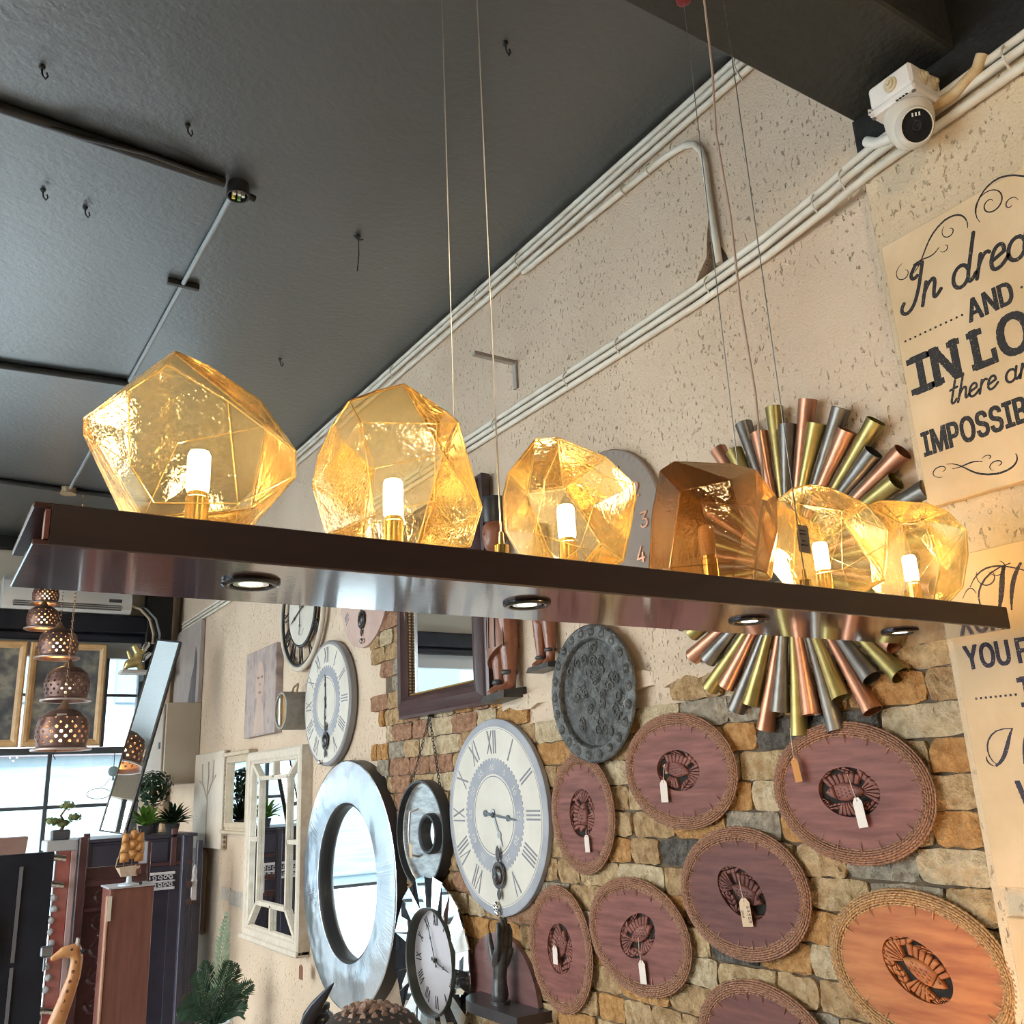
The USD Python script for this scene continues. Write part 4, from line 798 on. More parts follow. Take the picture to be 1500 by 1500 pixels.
tag_thing('price_tag', 'white tag on the brown mat with the scaled fish', (TGX, 1.432, 1.497), M('white_tag', (0.72, 0.68, 0.64), rough=0.8), 0.026, 0.066, 8, hang=(-0.02, 0.085))
tag_thing('price_tag', 'pale tag on the upright mat beside the hand sculpture', (TGX, 2.688, 1.055), TAGP, 0.026, 0.055, 0, hang=(0.0, 0.05))
tag_thing('price_tag', 'pale tag low on the purple-brown mat in the lower row', (TGX, 2.252, 1.060), TAGP, 0.028, 0.062, 3, hang=(-0.008, 0.09))
tag_thing('price_tag', 'kraft tag with handwritten numbers on the dark oval mat', (TGX, 1.822, 1.254), TAGM, 0.036, 0.068, 5, text=[('63359', 0.006, 0.0095), ('pcs', -0.013, 0.008)], hang=(-0.012, 0.075))

# ------------------------------------------------------------------ round clocks and mirrors on the wall
def roman(s, h, w):
    g = []; x = 0
    for ch in s:
        if ch == 'I': g.append(sbox(x, 0, x+w, h)); x += w*2.3
        else:
            hw = h*0.42
            if ch == 'V': g += [Polygon([(x, h), (x+w*1.2, h), (x+hw/2+w*0.6, 0), (x+hw/2-w*0.2, 0)]), Polygon([(x+hw, h), (x+hw-w*0.6, h), (x+hw/2-w*0.1, 0), (x+hw/2+w*0.4, 0)])]
            else: g += [Polygon([(x, h), (x+w*1.2, h), (x+hw, 0), (x+hw-w*1.2, 0)]), Polygon([(x+hw, h), (x+hw-w*0.7, h), (x, 0), (x+w*0.7, 0)])]
            x += hw + w*1.2
    u = union_all(g); b = u.bounds
    return affinity.translate(u, -(b[0]+b[2])/2, -h/2)
ROM = ['XII', 'I', 'II', 'III', 'IIII', 'V', 'VI', 'VII', 'VIII', 'IX', 'X', 'XI']
def numerals(t, r, h, w, mat, z, skip=(), d=0.0012):
    for k in range(12):
        if k in skip: continue
        p = affinity.rotate(affinity.translate(roman(ROM[k], h, w), 0, r), -30*k, origin=(0, 0))
        part(t, 'numeral', ext(p, d, z), mat, smooth=False)
def hand(t, ang, L, w, z, mat, tail=0.05, style='leaf'):
    p = union_all([Polygon([(-w/2, -tail), (w/2, -tail), (w*0.3, L*0.9), (0, L), (-w*0.3, L*0.9)]), Point(0, L*0.62).buffer(w*1.1), Point(0, -tail).buffer(w*1.2)])
    part(t, 'hand', ext(affinity.rotate(p, -ang, origin=(0, 0)), 0.0016, z), mat, smooth=False)
def ring(r0_, r1_, d, z, n=72): return ext(ellipse(r1_, r1_, n).difference(ellipse(r0_, r0_, n)), d, z)
def pendulum(t, top, bob, z, L0, mat=BLACKMETAL, trim=None):
    x, y = bob
    part(t, 'pendulum_bob', move(lathe([(0, 0.012), (0.018, 0.011), (0.030, 0.006), (0.032, 0.0), (0.030, -0.004), (0, -0.004)], 28), (x, y, z)), M('bob_black', (0.02, 0.015, 0.014), rough=0.12), smooth=50)
    part(t, 'pendulum_frame', ext(ellipse(0.040, 0.046).difference(ellipse(0.031, 0.034)), 0.004, z-0.002).apply_translation((x, y, 0)), trim or mat, smooth=False)
    rod = union_all([Polygon([(-0.003, 0.044), (0.003, 0.044), (0.002, L0), (-0.002, L0)]), lens((0, 0.044), (0, 0.10), 0.013), lens((0, -0.044), (0, -0.085), 0.012)])
    part(t, 'pendulum_rod', move(ext(rod, 0.003, z-0.002), (x, y, 0)), trim or mat, smooth=False)

CREAM = M('clock_cream', (0.53, 0.50, 0.44), (0.61, 0.575, 0.51), rough=0.55, scale=6)
BLUEG = M('clock_bluegrey', (0.26, 0.27, 0.31), (0.32, 0.33, 0.37), rough=0.6, scale=8)
NUMG = M('numeral_grey', (0.20, 0.20, 0.23), rough=0.6)
t = thing('pendulum_clock', 'large round cream and grey-blue wall clock with roman numerals and black pendulum', 'clock', (WX-0.018, 3.045, 1.486), WALL)
R = 0.347
part(t, 'case', lathe([(0, 0), (R, 0), (R, 0.018), (R-0.006, 0.022), (0, 0.022)], 96), BLUEG, smooth=40)
dl = part(t, 'dial', lathe([(0, 0.0222), (R-0.028, 0.0222), (R-0.029, 0.0232), (0, 0.0232)], 96), CREAM, smooth=40)
part(dl, 'dial_line', ring(R-0.035, R-0.033, 0.0006, 0.0232), BLUEG, smooth=False)
scal = union_all([ellipse(0.196, 0.196)] + [Point(0.197*math.cos(2*PI*k/60), 0.197*math.sin(2*PI*k/60)).buffer(0.0075, quad_segs=3) for k in range(60)]).difference(ellipse(0.146, 0.146))
part(dl, 'minute_ring', ext(scal, 0.0008, 0.0232), BLUEG, smooth=False)
part(dl, 'centre_line', ring(0.136, 0.139, 0.0006, 0.0232), NUMG, smooth=False)
for k in range(12):
    m = meshkit.text_mesh(str((k*5) or 60), 0.021, 0.0004); m.apply_translation((-(m.bounds[0][0]+m.bounds[1][0])/2, 0.160, 0.0241)); m.apply_transform(trimesh.transformations.rotation_matrix(-k*PI/6, (0, 0, 1)))
    part(dl, 'minute_number', m, CREAM, smooth=False)
numerals(dl, 0.262, 0.085, 0.0062, NUMG, 0.0233, skip=(6,))
hand(t, 96, 0.165, 0.010, 0.028, M('hand_silver', (0.12, 0.12, 0.13), rough=0.25, metal=0.6), 0.055)
hand(t, 152, 0.125, 0.011, 0.026, M('hand_pale', (0.45, 0.45, 0.46), rough=0.25, metal=0.6), 0.01)
part(t, 'hand_hub', lathe([(0, 0.024), (0.010, 0.024), (0.009, 0.033), (0, 0.034)], 16), BLACKMETAL, smooth=40)
pendulum(t, 0, (0.035, -0.205), 0.036, 0.10, trim=M('pewter_dark', (0.10, 0.09, 0.09), rough=0.3, metal=0.7))
part(t, 'crystal', cat(*[move(trimesh.creation.icosphere(1, 0.009), (0.012+dx, -0.322+dy, 0.034)) for dx, dy in ((0, 0.02), (-0.008, 0.006), (0.008, 0.008), (0, -0.008), (0.010, -0.012))]), CHROME, smooth=False)

t = thing('pendulum_clock', 'white round clock with roman numerals, rose ring and black pendulum, left of the brick patch', 'clock', (WX, 4.705, 2.050), WALL)
R = 0.328
part(t, 'case', lathe([(0, 0), (R-0.012, 0), (R, 0.012), (R, 0.040), (R-0.006, 0.046), (0, 0.046)], 80), M('case_grey', (0.22, 0.21, 0.22), rough=0.5), smooth=40)
dl = part(t, 'dial', lathe([(0, 0.0462), (R-0.02, 0.0462), (R-0.021, 0.0475), (0, 0.0475)], 80), CREAM, smooth=40)
scal = union_all([ellipse(0.185, 0.185)] + [Point(0.187*math.cos(2*PI*k/40), 0.187*math.sin(2*PI*k/40)).buffer(0.010, quad_segs=3) for k in range(40)]).difference(ellipse(0.140, 0.140))
part(dl, 'rose_ring', ext(scal, 0.0008, 0.0475), BLUEG, smooth=False)
part(dl, 'centre_line', ring(0.128, 0.131, 0.0006, 0.0475), NUMG, smooth=False)
numerals(dl, 0.252, 0.082, 0.0062, NUMG, 0.0476, skip=(6,))
hand(t, 356, 0.15, 0.010, 0.050, BLACKMETAL, 0.02); hand(t, 181, 0.13, 0.010, 0.052, BLACKMETAL, 0.02)
pendulum(t, 0, (0.02, -0.20), 0.058, 0.10)
part(t, 'crystal', move(trimesh.creation.icosphere(1, 0.014), (-0.05, -0.305, 0.056)), CHROME, smooth=False)

PINK = M('clock_pink', (0.42, 0.28, 0.24), (0.52, 0.37, 0.32), rough=0.6, scale=5)
t = thing('pendulum_clock', 'dusty pink round pendulum clock half hidden behind the chandelier, left of the dark mirror', 'clock', (WX, 4.26, 2.575), WALL)
dl = part(t, 'case', lathe([(0, 0), (0.285, 0), (0.295, 0.010), (0.295, 0.026), (0.290, 0.030), (0, 0.030)], 80), PINK, smooth=40)
numerals(dl, 0.235, 0.05, 0.004, NUMG, 0.0301, skip=(5, 6, 7))
hand(t, 40, 0.17, 0.010, 0.033, BLACKMETAL, 0.02); hand(t, 300, 0.12, 0.010, 0.035, BLACKMETAL, 0.02)
pendulum(t, 0, (0.0, -0.155), 0.040, 0.09)
part(t, 'crystal', move(trimesh.creation.icosphere(1, 0.015), (0.01, -0.265, 0.040)), CHROME, smooth=False)

t = thing('skeleton_clock', 'open-frame clock with cream rings and radial numeral bars, highest of the left-hand clocks', 'clock', (WX, 5.13, 2.625), WALL)
RINGC = M('clock_ring_cream', (0.50, 0.43, 0.35), (0.58, 0.51, 0.42), rough=0.6, scale=8)
for r_, w in ((0.345, 0.016), (0.325, 0.010)):
    a = np.arange(80)*2*PI/80; part(t, 'outer_ring', tube(np.c_[r_*np.cos(a), r_*np.sin(a), np.full(80, 0.035)], w, 8, closed=True), RINGC if w > 0.012 else BLACKMETAL, smooth=60)
dl = part(t, 'dial', lathe([(0, 0.012), (0.205, 0.012), (0.212, 0.02), (0.212, 0.034), (0.205, 0.040), (0, 0.040)], 64), CREAM, smooth=40)
a = np.arange(64)*2*PI/64; part(t, 'dial_rim', tube(np.c_[0.212*np.cos(a), 0.212*np.sin(a), np.full(64, 0.032)], 0.010, 8, closed=True), BLACKMETAL, smooth=60)
numerals(dl, 0.268, 0.105, 0.007, BLACKMETAL, 0.030, d=0.006)
hand(t, 248, 0.17, 0.010, 0.046, BLACKMETAL, 0.04); hand(t, 181, 0.15, 0.008, 0.048, BLACKMETAL, 0.02)
part(dl, 'subdial_line', ext(strokes([arc((0, -0.10), 0.05, 200, 340)], 0.003), 0.0008, 0.0402), NUMG, smooth=False)

t = thing('numeral_clock', 'taupe round clock with raised copper numbers, behind the third and fourth lamps', 'clock', (WX, 2.306, 2.372), WALL)
TAUPE = M('clock_taupe', (0.215, 0.170, 0.140), (0.255, 0.205, 0.170), rough=0.6, scale=5)
dl = part(t, 'case', lathe([(0, 0), (0.288, 0), (0.292, 0.006), (0.292, 0.022), (0.288, 0.026), (0, 0.026)], 80), TAUPE, smooth=40)
NUMC = M('copper_number', (0.62, 0.36, 0.25), rough=0.3, metal=0.6)
for k in range(1, 13):
    m = meshkit.text_mesh(str(k), 0.052, 0.006); m.apply_translation((-(m.bounds[0][0]+m.bounds[1][0])/2, -0.026, 0.026))
    m.apply_translation((0.214*math.sin(k*PI/6), 0.214*math.cos(k*PI/6), 0)); part(dl, 'numeral', m, NUMC, smooth=False)
for k in range(60):
    p = affinity.rotate(sbox(-0.001, 0.270, 0.001, 0.284), -6*k, origin=(0, 0)); part(dl, 'minute_mark', ext(p, 0.0008, 0.026), NUMG, smooth=False)
hand(t, 320, 0.15, 0.010, 0.034, NUMC, 0.03); hand(t, 200, 0.11, 0.012, 0.032, NUMC, 0.03)

# pewter plate
t = thing('pewter_plate', 'dark embossed pewter plate hanging right of the carved figures', 'plate', (WX-0.024, 2.400, 1.867), WALL)
PEW = M('pewter', (0.060, 0.060, 0.058), (0.135, 0.133, 0.128), rough=0.36, metal=0.6, scale=28, bump=0.9, bscale=42, bdist=0.012)
PEWC = M('pewter_relief', (0.050, 0.050, 0.048), (0.145, 0.143, 0.138), rough=0.38, metal=0.6, scale=34, bump=1.0, bscale=36, bdist=0.02)
part(t, 'rim', lathe([(0.168, 0.010), (0.172, 0.024), (0.180, 0.030), (0.212, 0.030), (0.220, 0.026), (0.222, 0.020), (0.216, 0.016), (0.18, 0.004), (0.168, 0.004), (0.168, 0.010)], 72), PEW, smooth=50)
part(t, 'well', lathe([(0, 0.012), (0.168, 0.010), (0.170, 0.002), (0, 0.0)], 72), PEWC, smooth=50)
for k in range(22):
    aa = 2*PI*k/22; m = lathe([(0.0, 0.006), (0.008, 0.005), (0.012, 0.0)], 12); rr_ = tube([(0.0135*math.cos(x), 0.0135*math.sin(x), 0.001) for x in np.arange(14)*2*PI/14], 0.0028, 5, closed=True)
    part(t, 'boss', move(cat(m, rr_), (0.197*math.cos(aa), 0.197*math.sin(aa), 0.0300)), PEW, smooth=50)
rr2 = random.Random(4)
for k in range(46):
    a0 = rr2.uniform(0, 2*PI); rad = 0.155*math.sqrt(rr2.random()); cc = (rad*math.cos(a0), rad*math.sin(a0))
    path = spiral(cc, 0.020, 0.006, rr2.uniform(0, 360), rr2.uniform(400, 700), 14); path = [p for p in path if math.hypot(*p) < 0.163]
    if len(path) > 4: part(t, 'scroll', tube([(p[0], p[1], 0.0125) for p in path], 0.0030, 5), PEW, smooth=60)
tag_thing('price_tag', 'small kraft tag stuck out at the right rim of the pewter plate', (WX-0.036, 2.247, 1.800), TAGP, 0.018, 0.038, 28, hang=(0.0, 0.03))

# silver oval mirror
t = thing('silver_mirror', 'big round mirror with wide hammered silver rim and thick black edge', 'mirror', (WX, 4.378, 1.183), WALL)
def silver_rim():
    nodes = {'tc': ('texture_coordinate', {}), 's': ('separate_xyz', {}), 'at': ('math', {'math_type': 'arctan2'}), 'm': ('math', {'math_type': 'multiply', 'value2': 9.0}), 'cx': ('combine_xyz', {}),
        'n': ('noise_texture', {'scale': 6.0, 'detail': 3.0}), 'b': ('bump', {'strength': 0.22, 'distance': 0.01}), 'g': ('geometry', {}), 'n2': ('noise_texture', {'scale': 4.0}), 'b2': ('bump', {'strength': 0.35, 'distance': 0.08}),
        'p': ('principled_bsdf', {'base_color': (0.66, 0.69, 0.73), 'metallic': 1.0, 'roughness': 0.24})}
    return usdkit.material(stage, '/World/Looks/silver_rim', nodes, [('tc.object', 's.vector'), ('s.y', 'at.value1'), ('s.x', 'at.value2'), ('at.value', 'm.value1'), ('m.value', 'cx.x'), ('cx.vector', 'n.vector'), ('n.fac', 'b.height'),
        ('g.position', 'n2.vector'), ('n2.fac', 'b2.height'), ('b2.normal', 'b.normal'), ('b.normal', 'p.normal')], surface='p.BSDF')
part(t, 'rim', lathe([(0.356, 0.066), (0.360, 0.0695), (0.46, 0.074), (0.548, 0.070), (0.555, 0.065)], 96), silver_rim(), smooth=50)
part(t, 'edge', lathe([(0.556, 0.066), (0.556, 0.0), (0.35, 0.0)], 96), BLACKMETAL, smooth=40)
part(t, 'inner_well', lathe([(0.340, 0.02), (0.340, 0.045), (0.346, 0.060), (0.3565, 0.0665)], 96), BLACKMETAL, smooth=40)
part(t, 'mirror_glass', lathe([(0, 0.026), (0.341, 0.026)], 96), MIRROR, smooth=False)

# chain mirror
DISH = M('brushed_dish', (0.30, 0.29, 0.28), (0.55, 0.54, 0.52), rough=0.32, metal=0.9, scale=14, stretch=(1, 1, 4), bump=0.3, bscale=60)
t = thing('chain_mirror', 'round brushed-metal dish mirror with black rim hanging on two chains', 'mirror', (WX-0.018, 3.608, 1.412), WALL)
part(t, 'dish', lathe([(0, 0.012), (0.190, 0.014), (0.204, 0.022)], 64), DISH, smooth=50)
part(t, 'rim', lathe([(0.203, 0.020), (0.204, 0.048), (0.212, 0.048), (0.214, 0.040), (0.214, 0.0), (0.0, 0.0)], 64), BLACKMETAL, smooth=40)
part(t, 'porthole', move(lathe([(0.062, 0.014), (0.062, 0.040), (0.068, 0.046), (0.076, 0.046), (0.080, 0.038), (0.080, 0.012)], 40), (0.065, 0.0, 0)), BLACKMETAL, smooth=40)
part(t, 'porthole_glass', move(lathe([(0, 0.018), (0.063, 0.018)], 40), (0.065, 0.0, 0)), MIRROR, smooth=False)
part(t, 'handle', tube([(-0.07, 0.095, 0.014), (-0.075, 0.085, 0.050), (-0.078, 0.0, 0.056), (-0.075, -0.085, 0.050), (-0.07, -0.095, 0.014)], 0.005, 8), M('handle_pale', (0.6, 0.58, 0.55), rough=0.3, metal=0.8), smooth=60)
for (xa, ya, xb, yb) in ((0.047, 0.471, -0.149, 0.170), (0.047, 0.471, 0.131, 0.170)):
    nl = 20; ms = []
    for k in range(nl):
        f = (k+0.5)/nl; p = np.array((xa+(xb-xa)*f, ya+(yb-ya)*f)); d = np.array((xb-xa, yb-ya)); d /= np.linalg.norm(d); nn = np.array((-d[1], d[0]))
        pts = []
        for q in np.arange(10)*2*PI/10:
            u, v = 0.0105*math.cos(q), 0.0052*math.sin(q)
            pts.append((p[0]+d[0]*u+(nn[0]*v if k % 2 else 0), p[1]+d[1]*u+(nn[1]*v if k % 2 else 0), 0.012 + (0 if k % 2 else v)))
        ms.append(tube(pts, 0.0017, 5, closed=True))
    part(t, 'chain', cat(*ms), BLACKMETAL, smooth=60)
part(t, 'nail', tube([(0.047, 0.475, -0.016), (0.047, 0.475, 0.02)], 0.005, 8), BLACKMETAL)
tag_thing('price_tag', 'kraft tag tied to the handle of the chain-hung mirror', (WX-0.080, 3.655, 1.345), TAGM, 0.026, 0.06, 4, hang=(0.0, 0.05))

# sunray mirror clock
t = thing('sunray_clock', 'clock ringed by tilted mirror slats around a brushed grey dial', 'clock', (WX-0.012, 3.525, 0.938), WALL)
NS = 26
for k in range(NS):
    a0, a1 = 2*PI*k/NS, 2*PI*(k+0.985)/NS
    ri, ro = 0.194, 0.310 + (0.006 if k % 2 else 0)
    lift0 = 0.058; tw = 0.0022*(1 if k % 2 else -0.6)
    top = [(ri*math.cos(a0), ri*math.sin(a0), lift0-tw), (ro*math.cos(a0), ro*math.sin(a0), lift0-0.001-tw), (ro*math.cos(a1), ro*math.sin(a1), lift0-0.001+tw), (ri*math.cos(a1), ri*math.sin(a1), lift0+tw)]
    v = top + [(x, y, z-0.005) for x, y, z in top]
    f = [(0, 1, 2), (0, 2, 3), (4, 6, 5), (4, 7, 6), (0, 4, 5), (0, 5, 1), (1, 5, 6), (1, 6, 2), (2, 6, 7), (2, 7, 3), (3, 7, 4), (3, 4, 0)]
    part(t, 'mirror_slat', trimesh.Trimesh(v, f, process=False), MIRROR, smooth=False)
part(t, 'backing', lathe([(0, 0), (0.238, 0), (0.246, 0.008), (0.242, 0.022), (0.20, 0.026), (0, 0.026)], 64), BLACKMETAL, smooth=40)
part(t, 'inner_band', lathe([(0.196, 0.067), (0.190, 0.064), (0.186, 0.020), (0.196, 0.022), (0.196, 0.067)], 64), M('dark_olive', (0.03, 0.032, 0.025), rough=0.3), smooth=40)
def dial_brush():
    nodes = {'tc': ('texture_coordinate', {}), 's': ('separate_xyz', {}), 'at': ('math', {'math_type': 'arctan2'}), 'm': ('math', {'math_type': 'multiply', 'value2': 2.0}), 'cx': ('combine_xyz', {}),
        'n': ('noise_texture', {'scale': 40.0, 'detail': 3.0}), 'b': ('bump', {'strength': 0.15, 'distance': 0.004}), 'p': ('principled_bsdf', {'base_color': (0.62, 0.56, 0.57), 'metallic': 0.7, 'roughness': 0.32, 'anisotropic': 0.5})}
    return usdkit.material(stage, '/World/Looks/dial_brushed', nodes, [('tc.object', 's.vector'), ('s.y', 'at.value1'), ('s.x', 'at.value2'), ('at.value', 'm.value1'), ('m.value', 'cx.x'), ('cx.vector', 'n.vector'), ('n.fac', 'b.height'), ('b.normal', 'p.normal')], surface='p.BSDF')
dl = part(t, 'dial', lathe([(0, 0.028), (0.187, 0.028), (0.187, 0.020), (0, 0.020)], 64), dial_brush(), smooth=40)
numerals(dl, 0.150, 0.045, 0.004, INK, 0.0281)
hand(t, 336, 0.14, 0.005, 0.034, BLACKMETAL, 0.02); hand(t, 104, 0.12, 0.006, 0.036, BLACKMETAL, 0.02)
part(t, 'hand_hub', lathe([(0, 0.028), (0.008, 0.028), (0.008, 0.040), (0, 0.041)], 14), BLACKMETAL)

# framed dark mirror
t = thing('framed_mirror', 'rectangular mirror in a heavy dark mahogany frame with gold bead edge', 'mirror', (WX-0.016, 3.412, 2.352), WALL)
DF = M('dark_frame', (0.050, 0.022, 0.024), (0.032, 0.014, 0.016), rough=0.28, scale=6, coat=0.2)
W_, H_ = 0.392, 0.462
def frame_ring(a, b, w, z0, z1, name, mat, bev=0.004):
    for s_ in (1, -1):
        p1 = Polygon([(-a, s_*b), (a, s_*b), (a-w, s_*(b-w)), (-a+w, s_*(b-w))]); part(t, name, ext(p1, z1-z0, z0), mat, smooth=False)
        p2 = Polygon([(s_*a, -b), (s_*a, b), (s_*(a-w), b-w), (s_*(a-w), -b+w)]); part(t, name, ext(p2, z1-z0, z0), mat, smooth=False)
def frame_prof(a, b, prof, name, mat):
    """mitred moulding: prof = (inset, height) pairs"""
    for (nx_, ny_) in ((0, 1), (0, -1), (1, 0), (-1, 0)):
        v = []; f = []
        for ins, h in prof:
            A, B = a-ins, b-ins
            if ny_: v += [(-A, ny_*B, h), (A, ny_*B, h)]
            else: v += [(nx_*A, -B, h), (nx_*A, B, h)]
        n = len(prof)
        for i in range(n-1):
            q = (2*i, 2*i+1, 2*i+3, 2*i+2); flipq = (ny_ == -1) or (nx_ == 1)
            f += [(q[0], q[1], q[2]), (q[0], q[2], q[3])]
        m = trimesh.Trimesh(v, f, process=False)
        nn = m.face_normals.mean(0)
        if nn[2] < 0: m.invert()
        part(t, name, m, mat, smooth=25)
frame_prof(W_, H_, [(0.0, 0.0), (0.0, 0.040), (0.010, 0.046), (0.020, 0.044), (0.026, 0.052), (0.050, 0.070), (0.072, 0.066), (0.084, 0.048), (0.092, 0.040), (0.094, 0.018)], 'moulding', DF)
part(t, 'mirror_glass', bx((-W_+0.09, -H_+0.09, 0.012), (W_-0.09, H_-0.09, 0.022)), MIRROR, smooth=False)
bd_ = []
for k in range(44): bd_ += [(-0.293+k*0.0136, 0.363), (-0.293+k*0.0136, -0.363)]
for k in range(54): bd_ += [(-0.293, -0.363+k*0.0137), (0.293, -0.363+k*0.0137)]
part(t, 'bead_trim', cat(*[move(trimesh.creation.icosphere(0, 0.0055), (x, y, 0.030)) for x, y in bd_]), M('gold_bead', (0.40, 0.24, 0.08), rough=0.35, metal=0.7), smooth=True, kind='stuff')

# carved wooden figures
FIGW = M('figure_wood', (0.17, 0.055, 0.028), (0.25, 0.092, 0.048), rough=0.30, scale=14, coat=0.15)
FIGB = M('figure_black', (0.022, 0.022, 0.024), (0.045, 0.043, 0.042), rough=0.35, scale=20, bump=0.4, bscale=60)
FIGR = M('figure_skirt', (0.20, 0.075, 0.042), (0.26, 0.11, 0.065), rough=0.4, scale=12)
def carved(loc, H, label, skirt=True, sx=0.76):
    t = thing('carved_figure', label, 'figurine', loc, WALL)
    k = H/0.83
    S = lambda *p: (p[0]*k*sx, p[1]*k, p[2]*k)
    n0 = 0.045
    bones = [(S(0, 0.44, n0), 0.062*k, S(0, 0.30, n0), 0.058*k), (S(0, 0.44, n0), 0.062*k, S(0.0, 0.54, n0), 0.034*k), (S(0, 0.54, n0), 0.03*k, S(-0.005, 0.60, n0+0.01), 0.028*k),
             (S(-0.005, 0.655, n0+0.012), 0.052*k, S(-0.005, 0.61, n0+0.02), 0.042*k),
             (S(-0.035, 0.32, n0), 0.045*k, S(-0.035, 0.17, n0), 0.034*k), (S(-0.035, 0.17, n0), 0.034*k, S(-0.037, 0.06, n0), 0.022*k), (S(-0.037, 0.055, n0), 0.022*k, S(-0.050, 0.035, n0+0.035), 0.018*k),
             (S(0.045, 0.32, n0), 0.045*k, S(0.052, 0.17, n0), 0.034*k), (S(0.052, 0.17, n0), 0.034*k, S(0.050, 0.06, n0), 0.022*k), (S(0.050, 0.055, n0), 0.022*k, S(0.048, 0.035, n0+0.035), 0.018*k),
             (S(-0.06, 0.50, n0), 0.028*k, S(-0.085, 0.42, n0+0.01), 0.022*k), (S(-0.085, 0.42, n0+0.01), 0.022*k, S(-0.03, 0.36, n0+0.05), 0.016*k),
             (S(0.06, 0.50, n0), 0.028*k, S(0.085, 0.42, n0+0.01), 0.022*k), (S(0.085, 0.42, n0+0.01), 0.022*k, S(0.01, 0.33, n0+0.055), 0.015*k),
             (S(-0.008, 0.635, n0+0.060), 0.010*k, S(-0.008, 0.65, n0+0.055), 0.007*k)]
    part(t, 'body', figure(bones, 0.010, 5), FIGW, smooth=True)
    hw = lathe([(0, 0.0), (0.050, 0.0), (0.056, 0.03), (0.060, 0.09), (0.052, 0.105), (0, 0.105)], 20); v = np.array(hw.vertices); hw.vertices = np.c_[v[:, 0]*sx, v[:, 2], -v[:, 1]]*k
    part(t, 'headwrap', move(hw, S(-0.008, 0.69, n0+0.005)), FIGB, smooth=50)
    part(t, 'necklace', tube([S(0.045*math.cos(q), 0.535+0.012*math.sin(q), n0+0.045*math.sin(q)) for q in np.arange(16)*2*PI/16], 0.010*k, 6, closed=True), FIGB, smooth=60)
    sk = []
    for i, (yy, w1_, w2_) in enumerate(((0.40, 0.064, 0.055), (0.33, 0.078, 0.058), (0.24, 0.090, 0.058), (0.175, 0.100, 0.055))):
        sk.append([S(w1_*math.cos(q), yy + (0.09 if i == 3 else 0.02*i)*0.5*(math.cos(q)), n0 + w2_*math.sin(q)) for q in np.arange(22)*2*PI/22])
    v = [p for row in sk for p in row]; f = []
    for i in range(3):
        for j in range(22):
            A, B, C, D = i*22+j, i*22+(j+1) % 22, (i+1)*22+(j+1) % 22, (i+1)*22+j; f += [(A, B, C), (A, C, D)]
    v += [S(0, 0.40, n0), S(0, 0.19, n0)]
    for j in range(22): f += [(88, (j+1) % 22, j), (89, 66+j, 66+(j+1) % 22)]
    m = trimesh.Trimesh(v, f, process=False); m.fix_normals()
    if skirt: part(t, 'skirt', m, FIGR, smooth=50)
    for i in range(5 if skirt else 0):
        q = PI*(0.15+0.17*i); part(t, 'skirt_fold', tube([S(0.066*math.cos(q), 0.39, n0+0.056*math.sin(q)), S(0.085*math.cos(q+0.1), 0.29, n0+0.060*math.sin(q+0.1)), S(0.098*math.cos(q+0.2), 0.20, n0+0.058*math.sin(q+0.2))], 0.0026*k, 5), FIGB, smooth=60)
    for x, y in ((-0.037, 0.075), (0.051, 0.105)):
        part(t, 'anklet', tube([S(x+0.024*math.cos(q), y, n0+0.024*math.sin(q)) for q in np.arange(14)*2*PI/14], 0.011*k, 8, closed=True), FIGB, smooth=60)
    part(t, 'base', hullp([S(x, y, z) for x, y, z in ((-0.095, 0.0, 0.0), (0.105, 0.012, 0.0), (-0.095, 0.0, 0.11), (0.10, 0.01, 0.10), (-0.088, 0.03, 0.0), (0.100, 0.05, 0.0), (-0.080, 0.026, 0.105), (0.095, 0.038, 0.095))]), FIGB, smooth=False)
    return t
carved((WX-0.001, 2.925, 1.885), 0.83, 'tall carved wooden figure with black headwrap and rust skirt beside the dark framed mirror')
carved((WX-0.001, 2.672, 1.968), 0.56, 'smaller carved wooden figure of which only legs and base show, left of the pewter plate', False, 1.0)

# white arched pane mirror, small frame, boards, canvas
t = thing('pane_mirror', 'tall whitewashed mirror divided into angled panes like a window', 'mirror', (WX, 5.49, 1.318), WALL)
WW = M('whitewash', (0.50, 0.42, 0.33), (0.62, 0.56, 0.48), rough=0.7, scale=18, stretch=(1, 6, 1))
A_, B_ = 0.48, 0.533
frame_prof(A_, B_, [(0, 0), (0, 0.062), (0.012, 0.070), (0.050, 0.068), (0.058, 0.060), (0.070, 0.056), (0.075, 0.04)], 'moulding', WW)
part(t, 'mirror_glass', bx((-A_+0.07, -B_+0.07, 0.0), (A_-0.07, B_-0.07, 0.041)), MIRROR, smooth=False)
def bar(p, q, w=0.024, z0=0.0415, z1=0.060): part(t, 'glazing_bar', ext(LineString([p, q]).buffer(w/2, cap_style='flat'), z1-z0, z0), WW, smooth=False)
xi, yt_, yb_ = 0.25, 0.372, -0.330
for p, q in (((-xi, yb_), (-xi, yt_)), ((xi, yb_), (xi, yt_)), ((-xi, yt_), (xi, yt_)), ((-xi, yb_), (xi, yb_)), ((-xi, yt_), (-0.40, 0.46)), ((xi, yt_), (0.40, 0.46)), ((-xi, yb_), (-0.40, -0.46)), ((xi, yb_), (0.40, -0.46)), ((0, yt_), (0, 0.46)), ((0, yb_), (0, -0.46)), ((-0.41, 0.02), (-xi, 0.02)), ((xi, 0.02), (0.41, 0.02))): bar(p, q)
part(t, 'sill', bx((-A_-0.03, -B_-0.012, 0), (A_+0.0, -B_+0.02, 0.078), 0.006), WW)
